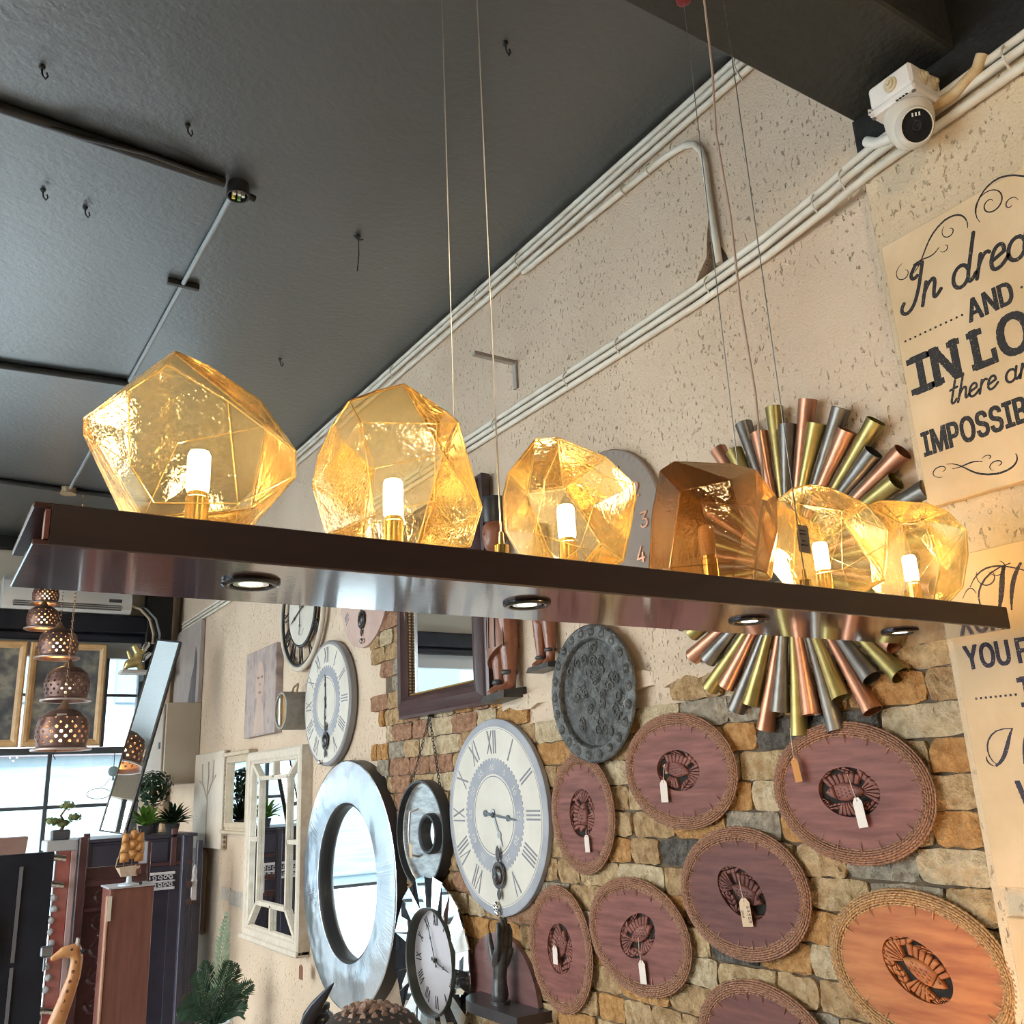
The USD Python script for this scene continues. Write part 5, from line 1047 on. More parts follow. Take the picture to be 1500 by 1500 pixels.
tag_thing('price_tag', 'small reddish-brown tag hanging by itself below the whitewashed pane mirror', (WX-0.062, 4.965, 0.715), M('redbrown_tag', (0.20, 0.075, 0.045), rough=0.8), 0.055, 0.07, 0, hang=(0.0, 0.10))

t = thing('small_window_mirror', 'small beige stepped frame left of the whitewashed pane mirror', 'mirror', (WX, 6.275, 1.617), WALL)
BGE = M('beige_frame', (0.44, 0.35, 0.25), (0.52, 0.43, 0.32), rough=0.65, scale=12)
frame_prof(0.275, 0.253, [(0, 0), (0, 0.03), (0.03, 0.034), (0.032, 0.045), (0.06, 0.048), (0.066, 0.02)], 'moulding', BGE)
part(t, 'mirror_glass', bx((-0.21, -0.19, 0), (0.21, 0.19, 0.021)), MIRROR, smooth=False)
part(t, 'cornice', bx((-0.295, 0.235, 0), (0.295, 0.262, 0.06), 0.006), BGE); part(t, 'sill', bx((-0.295, -0.262, 0), (0.295, -0.240, 0.06), 0.006), BGE)

t = thing('tree_relief', 'pale wooden panel with a faint carved tree, hung beside the beige frame', 'wall panel', (WX-0.003, 6.985, 1.578), WALL)
PAL = M('pale_board', (0.52, 0.45, 0.37), (0.60, 0.53, 0.45), rough=0.7, scale=9, stretch=(1, 8, 1))
part(t, 'board', bx((-0.36, -0.325, 0), (0.40, 0.325, 0.04), 0.004), PAL)
for pts in ([(0.02, -0.30), (0.03, -0.05), (0.02, 0.05)], [(0.02, 0.0), (-0.12, 0.12), (-0.14, 0.25)], [(0.02, 0.03), (0.15, 0.13), (0.16, 0.27)], [(0.02, 0.05), (0.04, 0.16), (0.02, 0.26)], [(-0.1, 0.1), (-0.2, 0.13)], [(0.13, 0.12), (0.22, 0.16)]):
    part(t, 'carved_branch', tube([(x, y, 0.040) for x, y in pts], 0.007, 6), M('branch_tone', (0.40, 0.33, 0.26), rough=0.7), smooth=60)
part(t, 'studded_edge', cat(*[move(trimesh.creation.icosphere(0, 0.012), (0.40, -0.31+0.031*i, 0.018)) for i in range(21)]), M('stud_brown', (0.22, 0.14, 0.09), rough=0.6), smooth=True)

t = thing('hanging_board', 'plain brownish board hung under the pale carved panel', 'wall panel', (WX, 7.22, 0.955), WALL)
part(t, 'board', bx((-0.205, -0.275, 0), (0.205, 0.285, 0.035), 0.012), M('brownish_board', (0.27, 0.19, 0.14), (0.33, 0.24, 0.18), rough=0.65, scale=8, stretch=(1, 5, 1)))
part(t, 'top_rail', bx((-0.21, 0.255, 0.0352), (0.21, 0.285, 0.045), 0.003), M('brownish_board', (0.27, 0.19, 0.14)))

t = thing('tape_strip', 'crinkled strip of clear tape stuck on the wall above the palm', 'tape', (WX, 6.05, 0.955), WALL)
TP = M('tape', (0.34, 0.29, 0.25), (0.46, 0.41, 0.36), rough=0.5, scale=30)
for i, (x0_, x1_, y0_, y1_) in enumerate(((-0.62, -0.40, -0.02, 0.06), (-0.42, -0.15, -0.04, 0.05), (-0.17, 0.04, -0.05, 0.055))):
    part(t, 'piece', bx((x0_, y0_, 0), (x1_, y1_, 0.003+0.0015*i)), TP, smooth=False)

def painted(name, cols, scale, stretch=(1, 1, 1)):
    return M(name, cols[0], ramp=[(0.25+0.5*i/(len(cols)-1), c) for i, c in enumerate(cols)], scale=scale, stretch=stretch, rough=0.6, detail=3)
t = thing('portrait_canvas', 'blurred pinkish-grey canvas painting of a face, left of the small strapped mirror', 'painting', (WX, 5.83, 2.222), WALL)
part(t, 'canvas', bx((-0.30, -0.272, 0), (0.30, 0.272, 0.048), 0.003), painted('canvas_paint', [(0.10, 0.085, 0.095), (0.30, 0.24, 0.23), (0.40, 0.32, 0.29), (0.17, 0.145, 0.155)], 4.5, (1, 2.5, 1.2)))
part(t, 'painted_face', ext(affinity.translate(ellipse(0.085, 0.135), 0.0, 0.06), 0.0008, 0.0480), painted('face_paint', [(0.36, 0.24, 0.20), (0.50, 0.37, 0.31)], 5.0), smooth=False)
part(t, 'painted_neck', ext(Polygon([(-0.05, -0.05), (0.06, -0.05), (0.12, -0.26), (-0.12, -0.26)]), 0.0006, 0.0480), painted('neck_paint', [(0.38, 0.27, 0.23), (0.48, 0.36, 0.30)], 4.0), smooth=False)
for x, y, w in ((-0.035, 0.09, 0.022), (0.038, 0.09, 0.022), (0.0, -0.005, 0.028), (0.0, 0.045, 0.010)):
    part(t, 'painted_feature', ext(affinity.translate(ellipse(w, 0.008), x, y), 0.0006, 0.0488), M('feature_paint', (0.22, 0.13, 0.12), rough=0.6), smooth=False)

t = thing('strap_mirror', 'small round mirror in a deep grey drum with a strap loop, beside the portrait canvas', 'mirror', (WX, 5.15, 2.045), WALL)
DRUM = M('drum_grey', (0.20, 0.175, 0.15), (0.29, 0.26, 0.23), rough=0.6, scale=20)
part(t, 'drum', lathe([(0.092, 0.135), (0.092, 0.142), (0.104, 0.142), (0.106, 0.13), (0.106, 0), (0, 0)], 48), DRUM, smooth=40)
part(t, 'mirror_glass', lathe([(0, 0.136), (0.093, 0.136)], 48), MIRROR, smooth=False)
part(t, 'strap', tube([(-0.03, 0.09, 0.07), (-0.02, 0.135, 0.06), (0.02, 0.150, 0.05), (0.05, 0.135, 0.06), (0.055, 0.085, 0.07)], 0.006, 8), M('strap_brown', (0.30, 0.20, 0.12), rough=0.6), smooth=60)

t = thing('leaning_canvas', 'greyish canvas with a dark figure high on the wall above the beige box', 'painting', (WX-0.003, 7.80, 2.64), WALL)
part(t, 'canvas', bx((-0.40, -0.335, 0), (0.40, 0.315, 0.035), 0.003), painted('fog_paint', [(0.42, 0.37, 0.34), (0.34, 0.29, 0.27), (0.48, 0.43, 0.39)], 1.6))
part(t, 'painted_figure', ext(Polygon([(0.10, -0.33), (0.33, -0.33), (0.33, 0.05), (0.27, 0.12), (0.24, -0.05), (0.18, -0.12)]), 0.0008, 0.0350), M('figure_paint', (0.06, 0.055, 0.07), (0.14, 0.11, 0.10), rough=0.6, scale=6), smooth=False)

t = thing('wall_cabinet', 'plain beige box cabinet fixed high on the wall beside the leaning mirror', 'cabinet', (WX, 7.4, 1.70))
BOXB = M('box_beige', (0.40, 0.34, 0.265), (0.44, 0.375, 0.30), rough=0.6, scale=3)
part(t, 'body', bx((-0.262, 0.0, 0.0), (0.0, 0.72, 0.60), 0.006), BOXB)
part(t, 'door', bx((-0.280, 0.012, 0.010), (-0.2625, 0.71, 0.590), 0.004), M('box_door', (0.30, 0.26, 0.22), rough=0.6))
part(t, 'latch', bx((-0.288, 0.06, 0.26), (-0.2802, 0.10, 0.31), 0.003), BLACKMETAL)

# hand sculpture on its shelf
t = thing('display_shelf', 'black half-round wall shelf carrying the hand sculpture', 'shelf', (WX, 2.97, 0.842), WALL)
SH = M('shelf_black', (0.030, 0.026, 0.028), (0.045, 0.040, 0.042), rough=0.35, scale=6)
poly = Polygon([(-0.22, 0), (0.205, 0), (0.205, 0.155)] + [(-0.08+0.14*math.cos(q), 0.045+0.11*math.sin(q)) for q in np.linspace(PI/2, PI, 10)] + [(-0.22, 0.03)])
m = ext(poly, 0.034); v = np.array(m.vertices); m = trimesh.Trimesh(np.c_[v[:, 0], v[:, 2], v[:, 1]], m.faces[:, ::-1]); part(t, 'board', m, SH, smooth=30)
t = thing('back_board', 'arched dark mahogany board on the wall behind the hand sculpture', 'wall panel', (WX-0.018, 3.06, 0.80), WALL)
arch = Polygon([(-0.235, 0.0), (0.245, 0.0), (0.245, 0.08)] + [(0.005+0.24*math.cos(q), 0.05+0.235*math.sin(q)) for q in np.linspace(0.08, PI-0.08, 24)] + [(-0.235, 0.08)])
part(t, 'board', ext(arch, 0.018), M('arch_wood', (0.10, 0.045, 0.042), (0.16, 0.080, 0.075), rough=0.3, scale=5, stretch=(4, 1, 6), coat=0.2), smooth=30)
HS = thing('hand_sculpture', 'black sculpted hand standing upright with thumb spread on the shelf', 'sculpture', (1.808, 2.965, 0.876), WALL)
SC = M('sculpt_black', (0.022, 0.020, 0.021), (0.05, 0.046, 0.046), rough=0.28, scale=30, bump=0.3, bscale=50)
bones = [((0.0, 0.0, 0), 0.030, (0.0, 0.05, 0), 0.024), ((0.0, 0.05, 0), 0.024, (0.010, 0.10, 0), 0.026),
         ((0.005, 0.085, 0), 0.022, (-0.008, 0.125, 0.0), 0.016), ((0.015, 0.10, 0), 0.022, (0.032, 0.145, 0), 0.014), ((0.005, 0.10, 0.012), 0.02, (0.030, 0.14, 0.024), 0.013), ((0.012, 0.10, -0.014), 0.02, (0.036, 0.14, -0.026), 0.012),
         ((-0.010, 0.085, 0), 0.018, (-0.036, 0.125, 0.004), 0.012), ((-0.036, 0.125, 0.004), 0.012, (-0.044, 0.158, 0.006), 0.010), ((-0.044, 0.158, 0.006), 0.010, (-0.043, 0.185, 0.008), 0.007)]
for z_, L_, lean in ((0.026, 0.088, 0.012), (0.009, 0.105, 0.016), (-0.009, 0.100, 0.018), (-0.027, 0.078, 0.022)):
    b0 = np.array((0.030 + z_*0.25, 0.142, z_)); p1 = b0 + (lean*0.5, L_*0.45, -z_*0.02); p2 = p1 + np.array((lean*0.1, L_*0.30, 0)); p3 = p2 + np.array((-lean*0.3, L_*0.22, -z_*0.05))
    bones += [(tuple(b0), 0.0115, tuple(p1), 0.0098), (tuple(p1), 0.0098, tuple(p2), 0.0088), (tuple(p2), 0.0088, tuple(p3), 0.0068)]
m = figure(bones, 0.0035, 5); m.apply_translation((0, 0.030, 0)); part(HS, 'hand', m, SC, smooth=True)
part(HS, 'wrist_base', move(trimesh.creation.cylinder(0.033, 0.012, sections=28, transform=trimesh.transformations.rotation_matrix(PI/2, (1, 0, 0))), (0, 0.006, 0)), SC, smooth=40)

# horn, bottle and woven dome at the bottom edge
t = thing('side_table', 'low narrow side table below the picture holding the horn and the woven dome', 'table', (1.50, 3.55, 0))
LTW = M('table_wood', (0.30, 0.20, 0.12), (0.38, 0.27, 0.17), rough=0.4, scale=5, stretch=(1, 6, 1))
part(t, 'top', bx((-0.24, -0.43, 0.612), (0.24, 0.43, 0.64), 0.006), LTW)
for x in (-0.21, 0.21):
    for y in (-0.40, 0.40): part(t, 'leg', bx((x-0.02, y-0.02, 0), (x+0.02, y+0.02, 0.612), 0.004), LTW)
HORN = M('horn_black', (0.016, 0.015, 0.018), rough=0.18)
t = thing('horn', 'black curved animal horn pointing up in front of the silver mirror', 'horn', (1.45, 3.72, 0.64), WALL)
part(t, 'horn', tube([(-0.13, 0.0, 0), (-0.125, 0.06, 0), (-0.085, 0.12, 0), (-0.015, 0.17, 0), (0.06, 0.215, 0), (0.11, 0.245, 0), (0.150, 0.268, 0)], np.array([0.034, 0.033, 0.030, 0.024, 0.016, 0.009, 0.002]), 16), HORN, smooth=60)
part(t, 'base', move(trimesh.creation.cylinder(0.05, 0.014, sections=24, transform=trimesh.transformations.rotation_matrix(PI/2, (1, 0, 0))), (-0.13, 0.007, 0)), BLACKWOOD, smooth=40)
t = thing('dark_bottle', 'small dark bottle half hidden behind the black horn', 'bottle', (1.52, 3.86, 0.64))
part(t, 'bottle', lathe([(0, 0), (0.045, 0), (0.05, 0.01), (0.05, 0.085), (0.042, 0.108), (0.028, 0.118), (0.026, 0.128), (0, 0.128)], 28), M('bottle_grey', (0.06, 0.06, 0.07), rough=0.2), smooth=40)
part(t, 'stopper', move(lathe([(0, 0), (0.030, 0), (0.030, 0.018), (0, 0.018)], 20), (0, 0, 0.128)), BLACKMETAL, smooth=40)
t = thing('woven_dome', 'brown dome of pinecone-like woven chips at the bottom edge under the silver mirror', 'ornament', (1.50, 3.35, 0.64))
WD = M('chip_brown', (0.17, 0.095, 0.065), (0.36, 0.23, 0.17), rough=0.5, scale=22)
part(t, 'core', lathe([(0.21, 0.0), (0.215, 0.05), (0.195, 0.13), (0.14, 0.19), (0.07, 0.213), (0, 0.218)], 40), M('core_dark', (0.03, 0.022, 0.018), rough=0.7), smooth=50)
wr = random.Random(12)
for i in range(11):
    th = math.radians(6 + i*8.2); n = max(5, int(34*math.cos(th)))
    for j in range(n):
        ph = 2*PI*(j + 0.5*(i % 2))/n + wr.uniform(-.05, .05)
        c0 = np.array((0.218*math.cos(th)*math.cos(ph), 0.218*math.cos(th)*math.sin(ph), 0.222*math.sin(th)))
        nrm = c0/np.linalg.norm(c0); e1 = np.cross([0, 0, 1.0], nrm); e1 /= np.linalg.norm(e1); e2 = np.cross(nrm, e1)
        w, h = 0.016, 0.020; dz = wr.uniform(0.002, 0.012)
        P_ = [c0 - nrm*0.006 + e1*a + e2*b for a, b in ((-w, -h), (w, -h), (w*0.9, h*0.7), (0, h), (-w*0.9, h*0.7))] + [c0 + nrm*(0.006+dz) + e1*a + e2*b for a, b in ((-w*0.5, h*0.1), (w*0.5, h*0.1), (0, h*0.8))]
        part(t, 'chip', hullp(P_), WD, smooth=False)

# ------------------------------------------------------------------ far left: furniture, plants and lamps
def big(k): return tuple(tuple(k*q for q in r) for r in WORLD)
CARV = M('carved_brown', (0.050, 0.016, 0.018), (0.080, 0.030, 0.030), rough=0.4, scale=9)
RED = M('red_paint', (0.36, 0.075, 0.065), (0.42, 0.17, 0.15), rough=0.5, scale=9)
GREYTOP = M('grey_top', (0.42, 0.42, 0.44), rough=0.4)
t = thing('carved_cupboard', 'tall dark cupboard with carved front, red stile and open black door', 'cupboard', (0, 4.4, 0.192), big(0.88))
part(t, 'door_panel', bx((-0.30, -0.02, -0.218), (0.640, 0.02, 1.385), 0.004), BLACKWOOD)
for x0_, x1_, z0_, z1_ in ((0.0, 0.40, 0.95, 1.30), (0.0, 0.40, 0.35, 0.88), (-0.25, -0.04, 0.35, 1.30)):
    part(t, 'door_raised_panel', bx((x0_, -0.036, z0_), (x1_, -0.0202, z1_), 0.012), BLACKWOOD)
part(t, 'edge_strip', bx((0.500, -0.026, 0.93), (0.515, -0.0202, 1.33)), M('grey_strip', (0.14, 0.14, 0.16), rough=0.5)); part(t, 'edge_strip', bx((0.500, -0.026, 0.55), (0.515, -0.0202, 0.91)), M('grey_strip', (0.14, 0.14, 0.16)))
part(t, 'round_boss', move(trimesh.creation.cylinder(0.16, 0.02, sections=40, transform=trimesh.transformations.rotation_matrix(PI/2, (1, 0, 0))), (0.28, -0.03, 1.03)), M('mesh_grey', (0.14, 0.14, 0.15), rough=0.7, bump=0.5, bscale=200), smooth=40)
part(t, 'top_rail', bx((0.603, -0.02, 1.385), (0.735, 0.18, 1.432), 0.004), GREYTOP)
part(t, 'stile', bx((0.650, -0.012, -0.218), (0.712, 0.03, 1.385), 0.003), RED)
part(t, 'stile_edge', bx((0.7122, -0.015, -0.218), (0.738, 0.03, 1.385), 0.003), M('pink_edge', (0.50, 0.36, 0.36), rough=0.45))
for z in (1.36, 1.245, 0.72):
    for k in range(3): part(t, 'hinge', tube([(0.635+0.018*k, -0.03, z-0.004*k), (0.652+0.018*k, -0.03, z-0.004*k)], 0.016, 12), CHROME, smooth=50)
part(t, 'padlock', cat(bx((0.615, -0.05, 0.94), (0.665, -0.022, 0.985), 0.006), bx((0.630, -0.044, 0.88), (0.640, -0.03, 0.94), 0.003)), M('lock_metal', (0.25, 0.26, 0.28), rough=0.3, metal=0.8))
for k in range(9): part(t, 'peeling_edge', move(trimesh.creation.icosphere(1, 0.016), (0.654+0.006*math.sin(k*2.0), -0.012, 0.80+0.048*k)), M('peel_white', (0.50, 0.52, 0.58), rough=0.5), smooth=True)
part(t, 'front_post', bx((0.742, -0.03, -0.218), (0.782, 0.03, 1.44), 0.005), CARV)
part(t, 'carved_front', bx((0.782, -0.006, -0.218), (1.06, 0.03, 1.30), 0.003), CARV)
part(t, 'front_rail', bx((0.782, -0.022, 1.215), (1.06, 0.0, 1.245), 0.004), CARV)
part(t, 'front_rail', bx((0.782, -0.022, 1.105), (1.06, 0.0, 1.125), 0.004), CARV)
part(t, 'side_wall', bx((1.055, 0.0, -0.218), (1.075, 0.18, 1.40), 0.003), CARV)
for i in range(7):
    for j in range(2):
        c_ = (0.86+0.10*j, 1.17 - 0.115*i)
        part(t, 'carving', cat(tube([(x, -0.006, z) for x, z in spiral(c_, 0.042, 0.010, 40*i, 40*i+420, 18)], 0.008, 5), tube([(x, -0.006, z) for x, z in spiral((c_[0]+0.02, c_[1]-0.05), 0.026, 0.006, 180-50*i, 560-50*i, 14)], 0.006, 5)), CARV, smooth=60)

t = thing('carved_chest', 'long dark chest whose flat top carries the leaning mirror and plants', 'chest', (1.416, 6.75, -0.142), big(1.089))
DBL = M('dark_blue_wood', (0.020, 0.018, 0.032), (0.034, 0.028, 0.045), rough=0.4, scale=6)
part(t, 'body', bx((-0.36, 0.0, 0.1305), (0.28, 0.55, 1.365), 0.004), DBL)
part(t, 'top', bx((-0.38, -0.02, 1.365), (0.30, 0.57, 1.385), 0.003), DBL)
part(t, 'front_rail', bx((-0.36, -0.012, 1.205), (0.28, -0.0002, 1.225), 0.003), CARV)
for x in (-0.34, 0.16): part(t, 'post', bx((x-0.018, -0.02, 1.2), (x+0.018, -0.0002, 1.42), 0.004), CARV)
part(t, 'back_panel', bx((-0.30, -0.010, 1.23), (0.13, -0.0002, 1.35), 0.006), DBL)

t = thing('carved_white_board', 'white board with pierced floral carving between the ship and the dark rack', 'ornament', (1.481, 6.66, -0.142), big(1.089))
WB = M('white_carving', (0.50, 0.47, 0.50), (0.60, 0.57, 0.60), rough=0.5, scale=20)
part(t, 'rail', bx((-0.17, -0.01, 1.16), (0.10, 0.02, 1.175), 0.003), WB); part(t, 'rail', bx((-0.17, -0.01, 1.075), (0.10, 0.02, 1.09), 0.003), WB); part(t, 'rail', bx((-0.17, -0.01, 1.118), (0.10, 0.02, 1.128), 0.003), WB)
for i in range(8):
    for z in (1.145, 1.103): part(t, 'leaf_scroll', tube([(x, 0, zz) for x, zz in spiral((-0.152+i*0.033, z), 0.015, 0.004, 60*i, 60*i+400, 14)], 0.004, 5), WB, smooth=60)
part(t, 'leg', bx((-0.16, 0.0, 0.1305), (-0.14, 0.02, 1.08)), DBL); part(t, 'leg', bx((0.07, 0.0, 0.1305), (0.09, 0.02, 1.08)), DBL)

t = thing('dark_rack', 'tall dark wooden slatted rack standing against the right wall', 'rack', (1.589, 6.30, -0.216), big(1.135))
part(t, 'post', bx((-0.045, -0.02, 0.191), (-0.015, 0.02, 1.40), 0.004), DBL); part(t, 'post', bx((0.065, 0.10, 0.191), (0.095, 0.14, 1.36), 0.004), DBL)
for z in (1.12, 1.03, 0.55):
    part(t, 'rail', hullp([(-0.03, -0.012, z), (-0.03, 0.012, z), (-0.03, -0.012, z+0.03), (-0.03, 0.012, z+0.03), (0.08, 0.108, z), (0.08, 0.132, z), (0.08, 0.108, z+0.03), (0.08, 0.132, z+0.03)]), CARV, smooth=False)
for k in range(4):
    f = (k+0.7)/4.6; x, y = -0.03+0.11*f, 0.12*f; part(t, 'slat', bx((x-0.008, y-0.006, 0.2), (x+0.008, y+0.006, 1.05)), DBL)
part(t, 'finial', move(lathe([(0, 0), (0.014, 0), (0.018, 0.02), (0.010, 0.04), (0.014, 0.07), (0.006, 0.10), (0, 0.11)], 14), (0.045, 0.06, 1.13)), WB, smooth=50)
part(t, 'finial_post', bx((0.032, 0.05, 1.05), (0.058, 0.07, 1.13)), WB)

t = thing('wood_plinth', 'tall reddish-brown wooden plinth under the model ship', 'plinth', (0.796, 4.07, 0.208), big(0.87))
PLW = M('plinth_wood', (0.145, 0.052, 0.042), (0.20, 0.080, 0.062), rough=0.4, scale=6, stretch=(8, 8, 0.8))
part(t, 'column', bx((-0.090, -0.08, -0.239), (0.095, 0.10, 1.228), 0.003), PLW)
part(t, 'top_board', bx((-0.098, -0.088, 1.228), (0.099, 0.108, 1.236), 0.002), M('plinth_top', (0.50, 0.50, 0.55), rough=0.3))
part(t, 'light_edge', bx((-0.100, -0.084, -0.239), (-0.0902, -0.05, 1.20), 0.002), M('plinth_edge', (0.46, 0.26, 0.18), rough=0.5))
part(t, 'paper_strip', bx((-0.096, -0.0856, 1.10), (-0.080, -0.0802, 1.20)), M('cream_paper', (0.70, 0.64, 0.55), rough=0.8))

t = thing('model_ship', 'small model sailing ship with orange sails on the wooden plinth', 'model ship', (0.787, 4.02, 1.2834), big(0.87))
part(t, 'foot', lathe([(0, 0), (0.045, 0), (0.045, 0.008), (0.012, 0.014), (0.010, 0.040), (0, 0.040)], 18), M('foot_white', (0.55, 0.62, 0.70), rough=0.3), smooth=40)
part(t, 'stand', bx((0.015, -0.012, 0.0), (0.055, 0.012, 0.012), 0.002), BLACKMETAL)
HULL = M('hull_pale', (0.50, 0.36, 0.26), (0.62, 0.50, 0.40), rough=0.5, scale=40)
part(t, 'hull', hullp([(-0.060, 0, 0.078), (-0.045, -0.018, 0.075), (-0.045, 0.018, 0.075), (0.040, -0.020, 0.080), (0.040, 0.020, 0.080), (-0.035, -0.006, 0.038), (0.03, -0.006, 0.038), (-0.035, 0.006, 0.038), (0.03, 0.006, 0.038), (0.046, 0.0, 0.084)]), HULL, smooth=False)
part(t, 'stern', bx((0.024, -0.016, 0.045), (0.046, 0.016, 0.088), 0.003), M('stern_brown', (0.13, 0.045, 0.03), rough=0.5))
SAIL = M('sail_orange', (0.50, 0.22, 0.06), (0.60, 0.32, 0.11), rough=0.6, scale=25)
def sail(x, z, w, h, b):
    v = []; f = []
    for i in range(6):
        for j in range(4):
            u, q = i/5-0.5, j/3-0.5
            v.append((x + b*math.cos(PI*q)*math.cos(PI*u)*-0.02 - 0.006*q, u*w*0.5 - u*0.0, z + q*h)); 
    for i in range(5):
        for j in range(3):
            A = i*4+j; f += [(A, A+4, A+5), (A, A+5, A+1)]
    a = np.array(v); b2 = a + (0.0015, 0, 0); n = len(a)
    ff = f + [(p[0]+n, p[2]+n, p[1]+n) for p in f]
    return trimesh.Trimesh(np.vstack([a, b2]), ff, process=False)
for k, (x, zb) in enumerate(((-0.026, 0.0), (0.008, 0.012), (0.036, 0.0))):
    part(t, 'mast', tube([(x, 0, 0.07), (x, 0, 0.235+zb)], 0.0022, 6), M('mast_brown', (0.25, 0.10, 0.04), rough=0.5))
    for j, (z, w) in enumerate(((0.118, 0.085), (0.160, 0.080), (0.200, 0.066))):
        # sails set a quarter turn to the keel: seen full from the room
        m = sail(0, 0, w*1.2, 0.040, 1.0); v = np.array(m.vertices); m.vertices = np.c_[v[:, 1]*0.75 + x, v[:, 0] - 0.004, v[:, 2] + z + zb]
        part(t, 'sail', m, SAIL, smooth=60)
part(t, 'rigging', cat(*[tube([(x, 0, z0_), (x2, 0, z1_)], 0.0016, 4) for x, z0_, x2, z1_ in ((-0.06, 0.078, -0.026, 0.23), (0.046, 0.085, 0.036, 0.235), (0.046, 0.085, 0.058, 0.15), (0.058, 0.15, 0.05, 0.22), (-0.06, 0.08, -0.055, 0.12))]), M('rigging_straw', (0.50, 0.36, 0.20), rough=0.8))

t = thing('giraffe_carving', 'carved wooden giraffe head on a long curved neck in front of the cupboard', 'carving', (0.511, 3.556, 0.1778), big(0.889))
GW = M('giraffe_wood', (0.42, 0.17, 0.06), (0.55, 0.28, 0.12), rough=0.35, scale=16)
nk = [((0.0, 0, 0.55), 0.05, (-0.012, 0, 0.72), 0.040), ((-0.012, 0, 0.72), 0.040, (-0.006, 0, 0.84), 0.030), ((-0.006, 0, 0.84), 0.030, (0.020, 0, 0.92), 0.026), ((0.020, 0, 0.92), 0.026, (0.040, 0, 0.99), 0.023), ((0.040, 0, 0.99), 0.023, (0.046, 0, 1.05), 0.021),
      ((0.046, 0, 1.05), 0.021, (0.036, 0, 1.078), 0.024), ((0.036, 0, 1.078), 0.024, (0.0, 0, 1.075), 0.020), ((0.0, 0, 1.075), 0.019, (-0.034, 0, 1.060), 0.010)]
part(t, 'head_and_neck', figure(nk, 0.010, 4), GW, smooth=True)
part(t, 'body', figure([((-0.03, 0.0, 0.55), 0.075, (0.14, 0.02, 0.50), 0.075)] + [((x, y, 0.50), 0.03, (x, y, -0.186), 0.016) for x, y in ((-0.04, -0.03), (-0.04, 0.04), (0.15, -0.02), (0.15, 0.05))], 0.02, 3), GW, smooth=True)
for y in (-0.012, 0.012):
    part(t, 'horn', tube([(0.042, y, 1.09), (0.044, y, 1.118)], np.array([0.006, 0.005]), 8), M('ossicone', (0.40, 0.36, 0.34), rough=0.5))
    part(t, 'ear', hullp([(0.050, y*1.6, 1.078), (0.070, y*2.6, 1.082), (0.072, y*2.4, 1.070), (0.056, y*2.2, 1.066), (0.060, y*1.2, 1.074)]), BLACKWOOD, smooth=False)
    part(t, 'eye', move(trimesh.creation.icosphere(1, 0.005), (0.022, y*1.75, 1.084)), BLACKMETAL, smooth=True)
for i in range(10):
    f = i/9; part(t, 'spot_mark', move(trimesh.creation.icosphere(1, 0.006), (-0.010+0.05*f**1.5, -0.0255+0.006*f, 0.76+0.28*f)).apply_scale(1.0), M('giraffe_spot', (0.20, 0.075, 0.03), rough=0.4), smooth=True)

# palms and plants
def frond(base, tip, droop, n, lw, ll, seed, flat=0.0):
    r = random.Random(seed); b, q = np.array(base), np.array(tip); mid = (b+q)/2 + np.array((0, 0, droop))
    C_ = np.array(bez(b, b+(mid-b)*0.8, mid+(q-mid)*0.3, q, n)); ms = [tube(C_, np.linspace(0.004, 0.0012, n), 5)]
    for i in range(2, n):
        d = C_[i]-C_[i-1]; d /= np.linalg.norm(d); side = np.cross(d, [0.25, -1.0, 0.1]); side /= np.linalg.norm(side)
        f = math.sin(PI*(i/n*0.85+0.12))
        for s_ in (1, -1):
            L = ll*f*r.uniform(0.85, 1.1); dr = d*0.75 + side*s_*0.75 + np.array((0, r.uniform(-.3, .3), -0.10)); dr /= np.linalg.norm(dr)
            w = np.cross(dr, [0, -1.0, 0.3]); w /= np.linalg.norm(w); w *= lw
            p = C_[i]; ms.append(trimesh.Trimesh([p, p+dr*L*0.4+w, p+dr*L, p+dr*L*0.4-w, p+dr*L*0.4+np.cross(w, dr)*0.5], [(0, 1, 4), (1, 2, 4), (2, 3, 4), (3, 0, 4)], process=False))
    return cat(*ms)
def two_sided(m):
    n = len(m.vertices); return trimesh.Trimesh(np.vstack([m.vertices, m.vertices]), np.vstack([m.faces, m.faces[:, ::-1]+n]), process=False)
t = thing('potted_palm', 'leafy green palm in a white pot low by the right wall', 'potted plant', (1.604, 5.665, -0.437), big(1.273))
part(t, 'pot', lathe([(0, 0.45), (0.06, 0.45), (0.075, 0.66), (0.068, 0.66), (0.062, 0.63), (0, 0.63)], 28), M('pot_white', (0.66, 0.66, 0.68), rough=0.35), smooth=40)
part(t, 'stand', lathe([(0, 0.344), (0.10, 0.344), (0.10, 0.36), (0.03, 0.37), (0.03, 0.42), (0.09, 0.44), (0.09, 0.45), (0, 0.45)], 28), BLACKWOOD, smooth=40)
part(t, 'frond', frond((0.0, 0, 0.64), (0.035, 0.0, 1.09), 0.02, 26, 0.008, 0.060, 1), GREENP, smooth=False, label='upright pale frond')
for i, (tx, ty, tz) in enumerate(((-0.19, -0.05, 0.83), (-0.12, 0.0, 0.95), (-0.05, 0.05, 1.0), (0.08, 0.0, 0.99), (0.15, 0.05, 0.95), (0.20, -0.05, 0.86), (0.20, 0.02, 0.76), (-0.22, -0.02, 0.76), (0.10, -0.10, 0.88), (-0.08, -0.12, 0.86), (0.15, -0.06, 0.72))):
    part(t, 'frond', frond((0.0, 0, 0.64), (tx*0.72, ty, 0.64+(tz-0.64)*0.72), 0.05, 22, 0.0045, 0.075, 10+i), GREEN, smooth=False)
